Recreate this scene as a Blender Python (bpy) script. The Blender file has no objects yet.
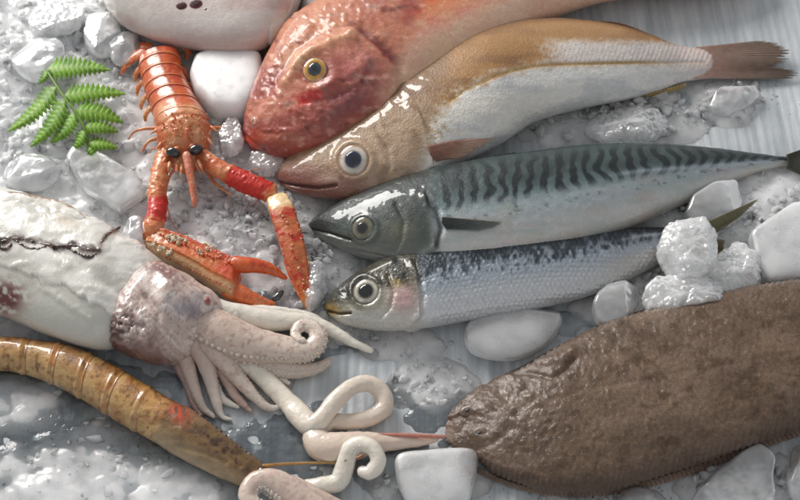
import bpy, bmesh, math, random
import numpy as np

# ------------------------------------------------------------------ scene, camera frame
sc = bpy.context.scene
COL = sc.collection
PHI = math.radians(52.0)      # camera looks down by this much
DIST = 1.06                   # metres from camera to the middle of the table
W0 = 0.56                     # metres of table across the picture
KPX = W0 / DIST / 800.0
CAM = np.array([0.0, -DIST * math.cos(PHI), DIST * math.sin(PHI)])
FW = np.array([0.0, math.cos(PHI), -math.sin(PHI)])
UPV = np.array([0.0, math.sin(PHI), math.cos(PHI)])
RT = np.array([1.0, 0.0, 0.0])
PX = W0 / 800.0               # about 0.7 mm
COT = math.cos(PHI) / math.sin(PHI)


def P(x, y, z=0.0):
    """point of the table world, height z, for a traced drawing point"""
    x = np.asarray(x, float); y = np.asarray(y, float); z = np.asarray(z, float)
    d = FW + RT * ((x - 400) * KPX)[..., None] + UPV * ((250 - y) * KPX)[..., None]
    t = (z - CAM[2]) / d[..., 2]
    return CAM + d * t[..., None]


def proj(p):
    d = np.asarray(p, float) - CAM
    f = d @ FW
    return 400 + (d @ RT) / f / KPX, 250 - (d @ UPV) / f / KPX


# ------------------------------------------------------------------ noise
def _hash(ix, iy, iz, seed):
    h = (ix.astype(np.int64) * 374761393 + iy.astype(np.int64) * 668265263 +
         iz.astype(np.int64) * 2147483647 + seed * 974711) & 0xFFFFFFFF
    h = ((h ^ (h >> 13)) * 1274126177) & 0xFFFFFFFF
    h = ((h ^ (h >> 16)) * 2246822519) & 0xFFFFFFFF
    return ((h ^ (h >> 15)) & 0xFFFFFF) / float(0xFFFFFF)


def vnoise(p, seed=0):
    i = np.floor(p).astype(np.int64); f = p - i
    f = f * f * f * (f * (f * 6 - 15) + 10)
    x, y, z = i[..., 0], i[..., 1], i[..., 2]
    r = 0
    for dx in (0, 1):
        wx = f[..., 0] if dx else 1 - f[..., 0]
        for dy in (0, 1):
            wy = f[..., 1] if dy else 1 - f[..., 1]
            for dz in (0, 1):
                wz = f[..., 2] if dz else 1 - f[..., 2]
                r = r + wx * wy * wz * _hash(x + dx, y + dy, z + dz, seed)
    return r * 2 - 1


def fbm(p, octv=4, seed=0, gain=0.5):
    r = 0; a = 1.0; t = 0
    for o in range(octv):
        r = r + a * vnoise(p * (2.03 ** o) + 17.3 * o, seed + o * 31); t += a; a *= gain
    return r / t


def n2(x, y, sx, sy=None, octv=3, seed=0):
    """noise in drawing units"""
    sy = sy or sx
    x = np.asarray(x, float); y = np.asarray(y, float)
    return fbm(np.stack([x / sx, y / sy, np.zeros_like(x) + seed * 0.37], -1), octv, seed)


def worley(p, seed=0):
    i = np.floor(p).astype(np.int64); best = np.full(p.shape[:-1], 9.0)
    for dx in (-1, 0, 1):
        for dy in (-1, 0, 1):
            for dz in (-1, 0, 1):
                x, y, z = i[..., 0] + dx, i[..., 1] + dy, i[..., 2] + dz
                q = np.stack([x + _hash(x, y, z, seed), y + _hash(x, y, z, seed + 7), z + _hash(x, y, z, seed + 13)], -1)
                best = np.minimum(best, ((p - q) ** 2).sum(-1))
    return np.sqrt(best)


def ss(a, b, x):
    t = np.clip((x - a) / (b - a), 0, 1)
    return t * t * (3 - 2 * t)


def lin(c):
    c = np.asarray(c, float) / 255.0
    return np.where(c <= 0.04045, c / 12.92, ((c + 0.055) / 1.055) ** 2.4)


def mixc(a, b, t):
    a = np.asarray(a, float); b = np.asarray(b, float)
    return a + (b - a) * np.asarray(t)[..., None]


def curve(pts, x):
    p = np.asarray(pts, float)
    return np.interp(x, p[:, 0], p[:, 1])


def dpoly(X, Y, pts):
    """distance to a polyline and position along it 0..1"""
    best = np.full(np.shape(X), 1e9); pos = np.zeros(np.shape(X))
    pts = np.asarray(pts, float)
    seg = np.hypot(*(pts[1:] - pts[:-1]).T); tot = seg.sum(); acc = 0
    for k in range(len(pts) - 1):
        a, b = pts[k], pts[k + 1]
        d = b - a; l2 = d @ d
        t = np.clip(((X - a[0]) * d[0] + (Y - a[1]) * d[1]) / l2, 0, 1)
        dd = np.hypot(X - a[0] - t * d[0], Y - a[1] - t * d[1])
        m = dd < best
        best = np.where(m, dd, best); pos = np.where(m, (acc + t * seg[k]) / tot, pos)
        acc += seg[k]
    return best, pos


def gauss(X, Y, cx, cy, rx, ry=None, ang=0):
    ry = ry or rx
    c, s = math.cos(ang), math.sin(ang)
    dx, dy = X - cx, Y - cy
    a = (dx * c + dy * s) / rx; b = (-dx * s + dy * c) / ry
    return np.exp(-(a * a + b * b))


def pchip(t, y, q):
    t = np.asarray(t, float); y = np.asarray(y, float); q = np.asarray(q, float)
    h = np.diff(t); d = np.diff(y) / h
    m = np.zeros_like(y)
    for i in range(1, len(y) - 1):
        if d[i - 1] * d[i] > 0:
            w1 = 2 * h[i] + h[i - 1]; w2 = h[i] + 2 * h[i - 1]
            m[i] = (w1 + w2) / (w1 / d[i - 1] + w2 / d[i])
    m[0] = d[0]; m[-1] = d[-1]
    k = np.clip(np.searchsorted(t, q) - 1, 0, len(h) - 1)
    s = (q - t[k]) / h[k]
    return ((2 * s ** 3 - 3 * s ** 2 + 1) * y[k] + (s ** 3 - 2 * s ** 2 + s) * h[k] * m[k] +
            (-2 * s ** 3 + 3 * s ** 2) * y[k + 1] + (s ** 3 - s ** 2) * h[k] * m[k + 1])


def smooth_path(pts, n, closed=False):
    p = np.asarray(pts, float)
    if closed:
        p = np.vstack([p[-2:], p, p[:3]])
    d = np.sqrt(((p[1:, :3] - p[:-1, :3]) ** 2).sum(1)) if p.shape[1] >= 3 else np.hypot(*(p[1:] - p[:-1]).T)
    d = np.maximum(d, 1e-9) ** 0.5
    t = np.concatenate([[0], np.cumsum(d)])
    q = np.linspace(t[2], t[-3], n, endpoint=False) if closed else np.linspace(0, t[-1], n)
    m = np.zeros_like(p)
    m[1:-1] = (p[2:] - p[:-2]) / (t[2:] - t[:-2])[:, None]
    m[0] = (p[1] - p[0]) / d[0]; m[-1] = (p[-1] - p[-2]) / d[-1]
    k = np.clip(np.searchsorted(t, q) - 1, 0, len(d) - 1)
    h = d[k][:, None]; s = ((q - t[k]) / d[k])[:, None]
    return ((2 * s ** 3 - 3 * s ** 2 + 1) * p[k] + (s ** 3 - 2 * s ** 2 + s) * h * m[k] +
            (-2 * s ** 3 + 3 * s ** 2) * p[k + 1] + (s ** 3 - s ** 2) * h * m[k + 1])


# ------------------------------------------------------------------ object helpers
def tag(o, label=None, cat=None, group=None, kind=None):
    if label: o['label'] = label
    if cat: o['category'] = cat
    if group: o['group'] = group
    if kind: o['kind'] = kind
    return o


def thing(name, loc, label, cat, group=None):
    o = bpy.data.objects.new(name, None)
    o.empty_display_size = 0.01
    COL.objects.link(o); o.location = loc
    return tag(o, label, cat, group)


def world_of(o):
    v = np.zeros(3)
    while o is not None:
        v = v + np.array(o.location); o = o.parent
    return v


def link(name, V, F, mat, parent=None, col=None, uv=None, smooth=True, origin=None):
    """V (n,3) world points, F list of index arrays (k,4)/(k,3): ONE mesh object"""
    V = np.asarray(V, float)
    if parent is not None:
        base = world_of(parent); loc = np.zeros(3)
    else:
        base = np.array(origin if origin is not None else [V[:, 0].mean(), V[:, 1].mean(), V[:, 2].min()])
        loc = base
    me = bpy.data.meshes.new(name)
    fl = [np.asarray(f, np.int32) for f in F if len(f)]
    nl = sum(f.size for f in fl); nf = sum(len(f) for f in fl)
    me.vertices.add(len(V)); me.vertices.foreach_set('co', (V - base).astype(np.float32).ravel())
    me.loops.add(nl); me.polygons.add(nf)
    me.loops.foreach_set('vertex_index', np.concatenate([f.ravel() for f in fl]).astype(np.int32))
    starts = []; s = 0
    for f in fl:
        starts.append(s + np.arange(len(f)) * f.shape[1]); s += f.size
    me.polygons.foreach_set('loop_start', np.concatenate(starts).astype(np.int32))
    me.polygons.foreach_set('use_smooth', np.full(nf, smooth))
    me.update(calc_edges=True); me.validate()
    if col is not None:
        c = np.asarray(col, float)
        if c.shape[1] == 3: c = np.hstack([c, np.zeros((len(c), 1))])
        at = me.color_attributes.new('pigment', 'FLOAT_COLOR', 'POINT')
        at.data.foreach_set('color', c.astype(np.float32).ravel())
    me.materials.append(mat)
    o = bpy.data.objects.new(name, me); COL.objects.link(o)
    o.location = loc
    if parent is not None: o.parent = parent
    return o


def grid_faces(n, m, wrap=True, off=0):
    i = np.arange(n - 1)[:, None]; j = np.arange(m if wrap else m - 1)[None, :]
    j2 = (j + 1) % m
    return (np.stack([i * m + j, i * m + j2, (i + 1) * m + j2, (i + 1) * m + j], -1) + off).reshape(-1, 4)


def cap_faces(ring, tip, flip=False):
    a = np.asarray(ring); b = np.roll(a, -1)
    f = np.stack([a, b, np.full(len(a), tip)], -1)
    return f[:, ::-1] if flip else f


def link_rings(name, G, mat, parent=None, col=None, smooth=True, origin=None, capcol=None):
    """G (n,m,3) stack of closed rings, capped at both ends"""
    n, m, _ = G.shape
    V = np.vstack([G.reshape(-1, 3), G[0].mean(0), G[-1].mean(0)])
    c = None
    if col is not None:
        cc = col.reshape(-1, col.shape[-1])
        c = np.vstack([cc, col[0].mean(0), col[-1].mean(0)])
    F = [grid_faces(n, m), cap_faces(np.arange(m), n * m, True), cap_faces((n - 1) * m + np.arange(m), n * m + 1)]
    return link(name, V, F, mat, parent, c, smooth=smooth, origin=origin)


def normals_of(G):
    du = np.gradient(G, axis=0)
    dv = np.roll(G, -1, 1) - np.roll(G, 1, 1)
    n = np.cross(dv, du)
    n /= np.maximum(np.linalg.norm(n, axis=-1, keepdims=True), 1e-12)
    c = G.mean(1, keepdims=True)
    s = np.sign(((G - c) * n).sum(-1).mean())
    return n * (s if s else 1)


# ------------------------------------------------------------------ lofted bodies
class Body:
    """stations: (xt,yt,xb,yb) traced upper and lower edge, height = k * half width"""
    def __init__(self, st, k=0.55, zlift=0.0, power=1.0, flat=None, round0=0.02, round1=0.02, hmax=None):
        st = np.asarray(st, float)
        T = P(st[:, 0], st[:, 1], 0.02); B = P(st[:, 2], st[:, 3], 0.02)
        kk = np.broadcast_to(np.asarray(k, float), (len(st),))
        for _ in range(4):
            wv = (T - B) / 2; w = np.linalg.norm(wv, axis=1)
            dy = np.abs(wv[:, 1]) / np.maximum(w, 1e-9)
            f = 1 / np.sqrt(1 + (kk * COT * dy) ** 2)
            h = kk * w * f
            if hmax: h = np.minimum(h, hmax)
            z = zlift + h
            T = P(st[:, 0], st[:, 1], z); B = P(st[:, 2], st[:, 3], z)
        C = (T + B) / 2
        d = np.linalg.norm(np.diff(C, axis=0), axis=1)
        t = np.concatenate([[0], np.cumsum(d)]); self.L = t[-1]
        self.t = t / t[-1]
        self.C = C; self.W = wv * f[:, None]; self.H = h
        self.power = power; self.r0 = round0; self.r1 = round1

    def params(self, u):
        C = np.stack([pchip(self.t, self.C[:, i], u) for i in range(3)], -1)
        W = np.stack([pchip(self.t, self.W[:, i], u) for i in range(3)], -1)
        H = pchip(self.t, self.H, u)
        e = np.ones_like(u)
        if self.r0: e = e * np.sqrt(np.clip(1 - (1 - np.clip(u / self.r0, 0.0, 1)) ** 2, 0.0004, 1))
        if self.r1: e = e * np.sqrt(np.clip(1 - (1 - np.clip((1 - u) / self.r1, 0.0, 1)) ** 2, 0.0004, 1))
        return C, W * e[..., None], H * e

    def at(self, u, a):
        """surface point, a = ring angle (0 = upper edge, pi/2 = facing up)"""
        C, W, H = self.params(u)
        s = np.sin(a); s = np.sign(s) * np.abs(s) ** self.power
        p = C + W * np.cos(a)[..., None]
        p[..., 2] += H * s
        return p

    def grid(self, n=400, m=160, u0=0.0, u1=1.0, bias=True):
        u = np.linspace(0, 1, n)
        if bias: u = u0 + (u1 - u0) * (0.5 * u + 0.5 * (0.5 - 0.5 * np.cos(np.pi * u)))
        else: u = u0 + (u1 - u0) * u
        a = np.arange(m) * 2 * np.pi / m
        U, A = np.meshgrid(u, a, indexing='ij')
        G = self.at(U, A)
        top = self.at(U, np.arccos(np.clip(np.cos(A), -1, 1)))
        X, Y = proj(top)
        return G, U, np.cos(A), X, Y

    def locate(self, px, py):
        u = np.linspace(0.002, 0.998, 300); a = np.linspace(0.02, np.pi - 0.02, 120)
        U, A = np.meshgrid(u, a, indexing='ij')
        X, Y = proj(self.at(U, A))
        i = np.argmin((X - px) ** 2 + (Y - py) ** 2)
        return U.ravel()[i], A.ravel()[i]

    def point(self, px, py):
        u, a = self.locate(px, py)
        e = 1e-3
        f = lambda uu, aa: self.at(np.array([uu]), np.array([aa]))[0]
        p = f(u, a)
        n = np.cross(f(u + e, a) - f(u - e, a), f(u, a + e) - f(u, a - e))
        n /= np.linalg.norm(n)
        if n[2] < 0: n = -n
        return p, n


def body_mesh(name, S, mat, parent, colf, dispf=None, n=420, m=170, u0=0, u1=1, bias=True):
    G, U, V, X, Y = S.grid(n, m, u0, u1, bias)
    N = normals_of(G)
    if dispf is not None:
        G = G + N * dispf(X, Y, U, V, G)[..., None]
    c = colf(X, Y, U, V, G)
    if c.shape[-1] == 3: c = np.concatenate([c, np.zeros(c.shape[:-1] + (1,))], -1)
    c[..., :3] = lin(np.clip(c[..., :3], 0, 255))
    return link_rings(name, G, mat, parent, c)


def frame_of(n):
    n = np.asarray(n, float); n = n / np.linalg.norm(n)
    a = np.cross(n, [0, 0, 1.0] if abs(n[2]) < 0.9 else [1.0, 0, 0]); a /= np.linalg.norm(a)
    return a, np.cross(n, a), n


def dome(name, p, n, r, hgt, mat, parent, colr=None, sx=1.0, rings=14, seg=40, sink=0.0015, axis=None):
    """shallow dome on a surface; colr = list of (radius fraction, sRGB)"""
    a, b, n = frame_of(n)
    if axis is not None:
        a = axis - n * (axis @ n); a /= np.linalg.norm(a); b = np.cross(n, a)
    th = np.arange(seg) * 2 * np.pi / seg
    rows = []; cols = []
    fr = np.sin(np.linspace(0.03, 1, rings) * np.pi / 2)[::-1]
    rows.append(p + r * 1.02 * (np.cos(th)[:, None] * a * sx + np.sin(th)[:, None] * b) - n * sink)
    cols.append(1.0)
    for f in fr:
        rows.append(p + r * f * (np.cos(th)[:, None] * a * sx + np.sin(th)[:, None] * b) + n * hgt * math.sqrt(max(0, 1 - f * f)))
        cols.append(f)
    G = np.stack(rows)
    c = None
    if colr:
        k = np.array([q[0] for q in colr]); cc = np.array([q[1] for q in colr], float)
        f = np.array(cols)
        c = np.stack([np.interp(f, k, cc[:, i]) for i in range(3)], -1)
        c = np.repeat(lin(c)[:, None, :], seg, 1)
        wob = fbm(np.stack([np.cos(th)[None] * 2.2 + 0 * G[..., 0], np.sin(th)[None] * 2.2 + 0 * G[..., 0], 0 * G[..., 0] + p[0] * 50], -1), 3, 5)
        c = c * (1 + 0.35 * wob + 0.22 * fbm(G * 900, 3, 5))[..., None]
        c = np.clip(np.concatenate([c, np.zeros(c.shape[:-1] + (1,))], -1), 0, 1)
    return link_rings(name, G, mat, parent, c)


def eye(S, parent, px, py, rpx, ring, pupil_r, iris_mat, pupil_mat, sx=1.0, lift=0.0, pcol=None, off=(0, 0)):
    p, n = S.point(px, py)
    v = CAM - p; v /= np.linalg.norm(v)
    n = n * 0.8 + v * 0.35; n /= np.linalg.norm(n)
    r = rpx * PX
    e = dome('eye', p + n * lift, n, r, r * 0.30, iris_mat, parent, ring, sx, axis=RT)
    a, b, _ = frame_of(n)
    q = p + n * (lift + r * 0.215) + RT * off[0] * PX
    dome('pupil', q, n, r * pupil_r, r * 0.13, pupil_mat, e, [(0, (8, 10, 14)), (0.8, pcol or (14, 18, 24)), (1, pcol or (20, 26, 34))], sx, axis=RT, sink=0.0004)
    return e


def fin(name, parent, base, tip, mat, cols, nrays=12, thick=0.0007, n=120, m=30, jag=0.06, ridge=0.0004, sag=0.0, seed=0):
    """thin rayed fin between a base line and a tip line, points (x, y, z)"""
    b = np.array([P(*q) for q in base]); t = np.array([P(*q) for q in tip])
    b = smooth_path(b, n) if len(b) > 2 else np.linspace(b[0], b[-1], n)
    t = smooth_path(t, n) if len(t) > 2 else np.linspace(t[0], t[-1], n)
    s = np.linspace(0, 1, n); r = np.linspace(0, 1, m)
    ph = s * nrays * 2 * np.pi
    edge = 1 - jag * (0.5 + 0.5 * np.cos(ph)) - jag * 0.8 * np.abs(vnoise(np.stack([s * nrays * 0.9, s * 0, s * 0 + seed], -1), seed))
    G = b[:, None] + (t - b)[:, None] * (r[None, :] * edge[:, None])[..., None]
    G[..., 2] -= sag * np.sin(r * np.pi)[None, :]
    nn = np.cross(np.gradient(G, axis=0), np.gradient(G, axis=1)); nn /= np.maximum(np.linalg.norm(nn, axis=-1, keepdims=True), 1e-12)
    nn *= np.sign(nn[..., 2].mean()) or 1
    hgt = ridge * np.cos(ph)[:, None] * (1 - 0.5 * r)[None, :]
    th = thick * (1 - 0.75 * r)[None, :] * np.sin(np.clip(s * 20, 0, 1) * np.clip((1 - s) * 20, 0, 1) * np.pi / 2)[:, None]
    A = G + nn * (hgt + th)[..., None]; Bk = G + nn * (hgt - th)[..., None]
    ring = np.concatenate([A, Bk[:, ::-1]], 1)
    base_c, tip_c, ray_c = [np.asarray(c, float) for c in cols]
    c = base_c + (tip_c - base_c) * r[None, :, None]
    w = (0.5 + 0.5 * np.cos(ph))[:, None, None] ** 2
    c = c + (ray_c - c) * w * 0.6
    c = c * (1 + 0.12 * fbm(G * 300, 3, seed)[..., None])
    c = np.concatenate([c, c[:, ::-1]], 1)
    c = np.concatenate([lin(np.clip(c, 0, 255)), np.zeros(c.shape[:2] + (1,))], -1)
    return link_rings(name, ring, mat, parent, c)


def tube(name, pts, mat, parent, colf, n=140, m=28, flat=1.0, dispf=None, up=(0, 0, 1), endcap=True, origin=None, ret=False):
    """pts: (x, y, z, radius in drawing units); a tapered swept limb with rounded ends"""
    pw = np.array([list(P(q[0], q[1], q[2])) + [q[3] * PX] for q in pts])
    pth = smooth_path(pw, n)
    c = pth[:, :3]; r = np.maximum(pth[:, 3], 0.0002)
    s = np.concatenate([[0], np.cumsum(np.linalg.norm(np.diff(c, axis=0), axis=1))]); L = s[-1]
    if endcap:
        r = r * np.sqrt(np.clip(1 - (1 - np.clip(s / r[0], 0, 1)) ** 2, 0.002, 1)) * np.sqrt(np.clip(1 - (1 - np.clip((L - s) / r[-1], 0, 1)) ** 2, 0.002, 1))
    T = np.gradient(c, axis=0); T /= np.linalg.norm(T, axis=1, keepdims=True)
    up = np.asarray(up, float)
    side = np.cross(T, up); side /= np.maximum(np.linalg.norm(side, axis=1, keepdims=True), 1e-9)
    nu = np.cross(side, T)
    a = np.arange(m) * 2 * np.pi / m
    G = c[:, None] + r[:, None, None] * (np.cos(a)[None, :, None] * side[:, None] + flat * np.sin(a)[None, :, None] * nu[:, None])
    U = np.repeat((s / L)[:, None], m, 1); A = np.repeat(a[None], n, 0)
    if dispf is not None:
        N = normals_of(G); G = G + N * dispf(U, A, G)[..., None]
    col = colf(U, A, G)
    if col.shape[-1] == 3: col = np.concatenate([col, np.zeros(col.shape[:-1] + (1,))], -1)
    col[..., :3] = lin(np.clip(col[..., :3], 0, 255))
    o = link_rings(name, G, mat, parent, col, origin=origin)
    if ret: return o, c, side, nu, r
    return o


def beads(name, centers, radii, mat, parent, color, squash=None, seg=10, rings=7):
    """many small bumps that belong to one part"""
    th = np.arange(seg) * 2 * np.pi / seg; ph = np.linspace(0.12, np.pi - 0.12, rings)
    S = np.stack([np.sin(ph)[:, None] * np.cos(th), np.sin(ph)[:, None] * np.sin(th), np.repeat(np.cos(ph)[:, None], seg, 1)], -1)
    Vs = []; Fs = []; Cs = []; off = 0
    for i, (c, r) in enumerate(zip(centers, radii)):
        g = (S * r * (squash if squash is not None else 1)).reshape(-1, 3)
        g = g * (1 + 0.32 * vnoise(g / r * 1.6 + i * 3.1, 3)[:, None]) + c
        Vs.append(np.vstack([g, g[:seg].mean(0), g[-seg:].mean(0)]))
        Fs.append((grid_faces(rings, seg, True, off), cap_faces(off + np.arange(seg), off + rings * seg, True),
                   cap_faces(off + (rings - 1) * seg + np.arange(seg), off + rings * seg + 1)))
        col = np.asarray(color(i) if callable(color) else color, float)
        Cs.append(np.repeat(lin(col)[None], rings * seg + 2, 0)); off += rings * seg + 2
    V = np.vstack(Vs)
    return link(name, V, [np.vstack([f[0] for f in Fs]), np.vstack([f[1] for f in Fs] + [f[2] for f in Fs])], mat, parent, np.vstack(Cs))


def on(S, x, y, lift=0.0006):
    return (x, y, S.point(x, y)[0][2] + lift)


# ------------------------------------------------------------------ materials
class NT:
    def __init__(self, name):
        self.m = bpy.data.materials.new(name); self.m.use_nodes = True
        self.t = self.m.node_tree; self.n = self.t.nodes; self.l = self.t.links
        self.b = self.n['Principled BSDF']; self.out = self.n['Material Output']
        self.tc = self.n.new('ShaderNodeTexCoord')

    def node(self, kind, ins=None, **kw):
        x = self.n.new(kind)
        for k, v in kw.items(): setattr(x, k, v)
        for k, v in (ins or {}).items():
            if isinstance(v, bpy.types.NodeSocket): self.l.new(v, x.inputs[k])
            else: x.inputs[k].default_value = v
        return x

    def set(self, **kw):
        for k, v in kw.items():
            k = k.replace('_', ' ')
            if isinstance(v, bpy.types.NodeSocket): self.l.new(v, self.b.inputs[k])
            else: self.b.inputs[k].default_value = v

    def noise(self, scale, detail=3, rough=0.55, vec=None, dist=0.0):
        return self.node('ShaderNodeTexNoise', {'Scale': scale, 'Detail': detail, 'Roughness': rough, 'Distortion': dist,
                                                'Vector': vec or self.tc.outputs['Object']}).outputs['Fac']

    def ramp(self, fac, stops):
        r = self.node('ShaderNodeValToRGB', {'Fac': fac})
        e = r.color_ramp.elements
        while len(e) < len(stops): e.new(0.5)
        for x, (p, c) in zip(e, stops):
            x.position = p; x.color = (c, c, c, 1) if not hasattr(c, '__len__') else tuple(c) + (1,)
        return r.outputs['Color']

    def math(self, op, a, b=0.0, c=None):
        d = {0: a, 1: b}
        if c is not None: d[2] = c
        return self.node('ShaderNodeMath', d, operation=op).outputs[0]

    def bump(self, h, dist, strength=1.0, nrm=None):
        d = {'Height': h, 'Distance': dist, 'Strength': strength}
        if nrm is not None: d['Normal'] = nrm
        return self.node('ShaderNodeBump', d).outputs['Normal']

    def mix(self, fac, a, b, mode='MIX'):
        x = self.node('ShaderNodeMix', data_type='RGBA', blend_type=mode)
        for i, v in ((0, fac), (6, a), (7, b)):
            if isinstance(v, bpy.types.NodeSocket): self.l.new(v, x.inputs[i])
            else: x.inputs[i].default_value = v if i == 0 else (tuple(v) + (1,))[:4]
        return x.outputs[2]


def skin_mat(name, rough=0.38, coat=0.8, coat_rough=0.07, fine=900, bump=0.00025, var=0.25, sss=0.0, mid=220, mbump=0.0004, scale=0, spec=0.5, cbump=0.5, wetmask=False, sradius=(1.0, 0.6, 0.45)):
    """wet animal skin: pigment from the mesh, fine grain, pits and film of water as nodes"""
    k = NT(name)
    at = k.node('ShaderNodeAttribute', attribute_name='pigment')
    nf = k.noise(fine, 3, 0.6); nm = k.noise(mid, 4, 0.6)
    fac = k.math('ADD', k.math('MULTIPLY', nf, var), k.math('MULTIPLY', nm, var * 0.8))
    fac = k.math('ADD', fac, 1 - var * 0.9)
    colr = k.node('ShaderNodeVectorMath', {0: at.outputs['Color'], 1: k.node('ShaderNodeCombineXYZ', {0: fac, 1: fac, 2: fac}).outputs[0]}, operation='MULTIPLY').outputs[0]
    n1 = k.bump(nm, mbump)
    if scale:
        vo = k.node('ShaderNodeTexVoronoi', {'Scale': scale, 'Vector': k.tc.outputs['Object']}).outputs['Distance']
        n1 = k.bump(vo, mbump * 0.8, 0.7, n1)
    n2_ = k.bump(nf, bump, 1.0, n1)
    nc = k.bump(k.noise(mid * 0.3, 2), mbump * cbump)
    k.set(Base_Color=colr, Metallic=0.0 if wetmask else at.outputs['Alpha'], Roughness=k.math('ADD', rough - 0.12, k.math('MULTIPLY', nm, 0.24)),
          Coat_Weight=coat, Coat_Roughness=coat_rough, Normal=n2_, Coat_Normal=nc, IOR=1.38, Coat_IOR=1.36, Specular_IOR_Level=spec)
    if wetmask:
        k.set(Coat_Weight=k.math('MULTIPLY_ADD', at.outputs['Alpha'], 0.5, coat), Coat_Normal=k.bump(k.noise(210, 3), 0.0018), Coat_Roughness=coat_rough)
    if sss:
        k.set(Subsurface_Weight=sss, Subsurface_Radius=sradius, Subsurface_Scale=0.004)
    return k.m


def pigment_gloss(name, rough=0.05, coat=1.0):
    k = NT(name)
    at = k.node('ShaderNodeAttribute', attribute_name='pigment')
    k.set(Base_Color=at.outputs['Color'], Roughness=rough, Coat_Weight=coat, Coat_Roughness=0.02,
          Normal=k.bump(k.noise(700, 2), 0.0001))
    return k.m


def ice_mat(name, base=(0.93, 0.945, 0.95), clear=0.55, rough=0.12, bump=0.0006, scale=90, cloud=0.5, depth=0.018):
    """clear ice with cloudy white zones inside: refraction mixed with light scattered below the surface"""
    k = NT(name)
    nb = k.noise(scale, 4, 0.6); cl = k.noise(scale * 0.3, 3, 0.55, dist=0.2)
    nrm = k.bump(nb, bump)
    nrm = k.bump(k.noise(scale * 6, 2), bump * 0.12, 1.0, nrm)
    t = k.ramp(cl, [(0.32, min(1, clear + cloud * 0.5)), (0.68, max(0, clear - cloud * 0.5))])
    k.set(Base_Color=base + (1,), Transmission_Weight=t, Roughness=k.ramp(nb, [(0.3, rough * 0.5), (0.75, rough * 2.4)]), IOR=1.31, Normal=nrm,
          Subsurface_Weight=1.0, Subsurface_Radius=(0.95, 1.0, 1.02), Subsurface_Scale=depth)
    return k.m


M = {}
M['fish'] = skin_mat('wet_fish_skin', sss=0.12, var=0.36, coat_rough=0.05)
M['whiting'] = skin_mat('scaled_brown_fish_skin', sss=0.12, var=0.5, coat_rough=0.05, scale=560, mbump=0.0004, fine=1100, mid=300)
M['gurnard'] = skin_mat('wet_red_fish_skin', rough=0.42, sss=0.15, mid=260, mbump=0.0005, var=0.55, coat=0.5, coat_rough=0.1)
M['scaly'] = skin_mat('wet_scaled_fish_skin', rough=0.3, scale=420, mbump=0.0005, var=0.3)
M['sole'] = skin_mat('rough_flatfish_skin', rough=0.45, coat=0.5, coat_rough=0.09, fine=1100, bump=0.00018, mid=480, mbump=0.00015, var=1.2, scale=700, spec=0.5, wetmask=True)
M['fin'] = skin_mat('fin_membrane', rough=0.4, coat=0.6, sss=0.2, var=0.3)
M['squid'] = skin_mat('wet_squid_flesh', rough=0.28, coat=1.0, coat_rough=0.05, sss=0.6, var=0.10, mid=120, mbump=0.0002, fine=600, cbump=1.0, sradius=(1.0, 0.92, 0.82))
M['squid_head'] = skin_mat('speckled_squid_skin', rough=0.3, coat=1.0, coat_rough=0.05, sss=0.4, var=0.4, mid=200, mbump=0.0002, fine=800, bump=0.00012)
M['shell'] = skin_mat('orange_shell', rough=0.34, coat=0.7, coat_rough=0.1, sss=0.1, var=0.4, mid=300, mbump=0.0006)
M['prawn'] = skin_mat('prawn_shell', rough=0.28, coat=1.0, coat_rough=0.06, sss=0.25, var=0.6, mid=200, mbump=0.0005)
M['leaf'] = skin_mat('fern_leaf', rough=0.45, coat=0.15, coat_rough=0.2, sss=0.1, var=0.5, mid=260, mbump=0.0004)
M['iris'] = pigment_gloss('wet_eye')
M['pupil'] = pigment_gloss('eye_pupil', 0.03)
M['ice'] = ice_mat('clear_ice', clear=0.72, cloud=0.3, rough=0.12, bump=0.0002)
M['milk_ice'] = ice_mat('milky_ice', base=(0.92, 0.915, 0.905), clear=0.14, cloud=0.2, bump=0.0002, scale=110, rough=0.36)
M['frost_ice'] = ice_mat('frosted_ice', base=(0.93, 0.935, 0.935), clear=0.5, cloud=0.4, bump=0.0003, scale=80, rough=0.26)
M['chip_ice'] = ice_mat('ice_chips', base=(0.93, 0.955, 0.97), clear=0.42, cloud=0.5, bump=0.0002, scale=240, depth=0.016)
M['rough_ice'] = ice_mat('crushed_ice_clump', clear=0.52, bump=0.0003, scale=260, cloud=0.4, rough=0.14)
M['crumb_ice'] = ice_mat('crumb_ice', clear=0.28, cloud=0.3, bump=0.0002, scale=200, depth=0.01)
M['slush'] = ice_mat('slush', base=(0.93, 0.955, 0.97), clear=0.26, rough=0.17, bump=0.0003, scale=110, cloud=0.5, depth=0.02)


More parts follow.
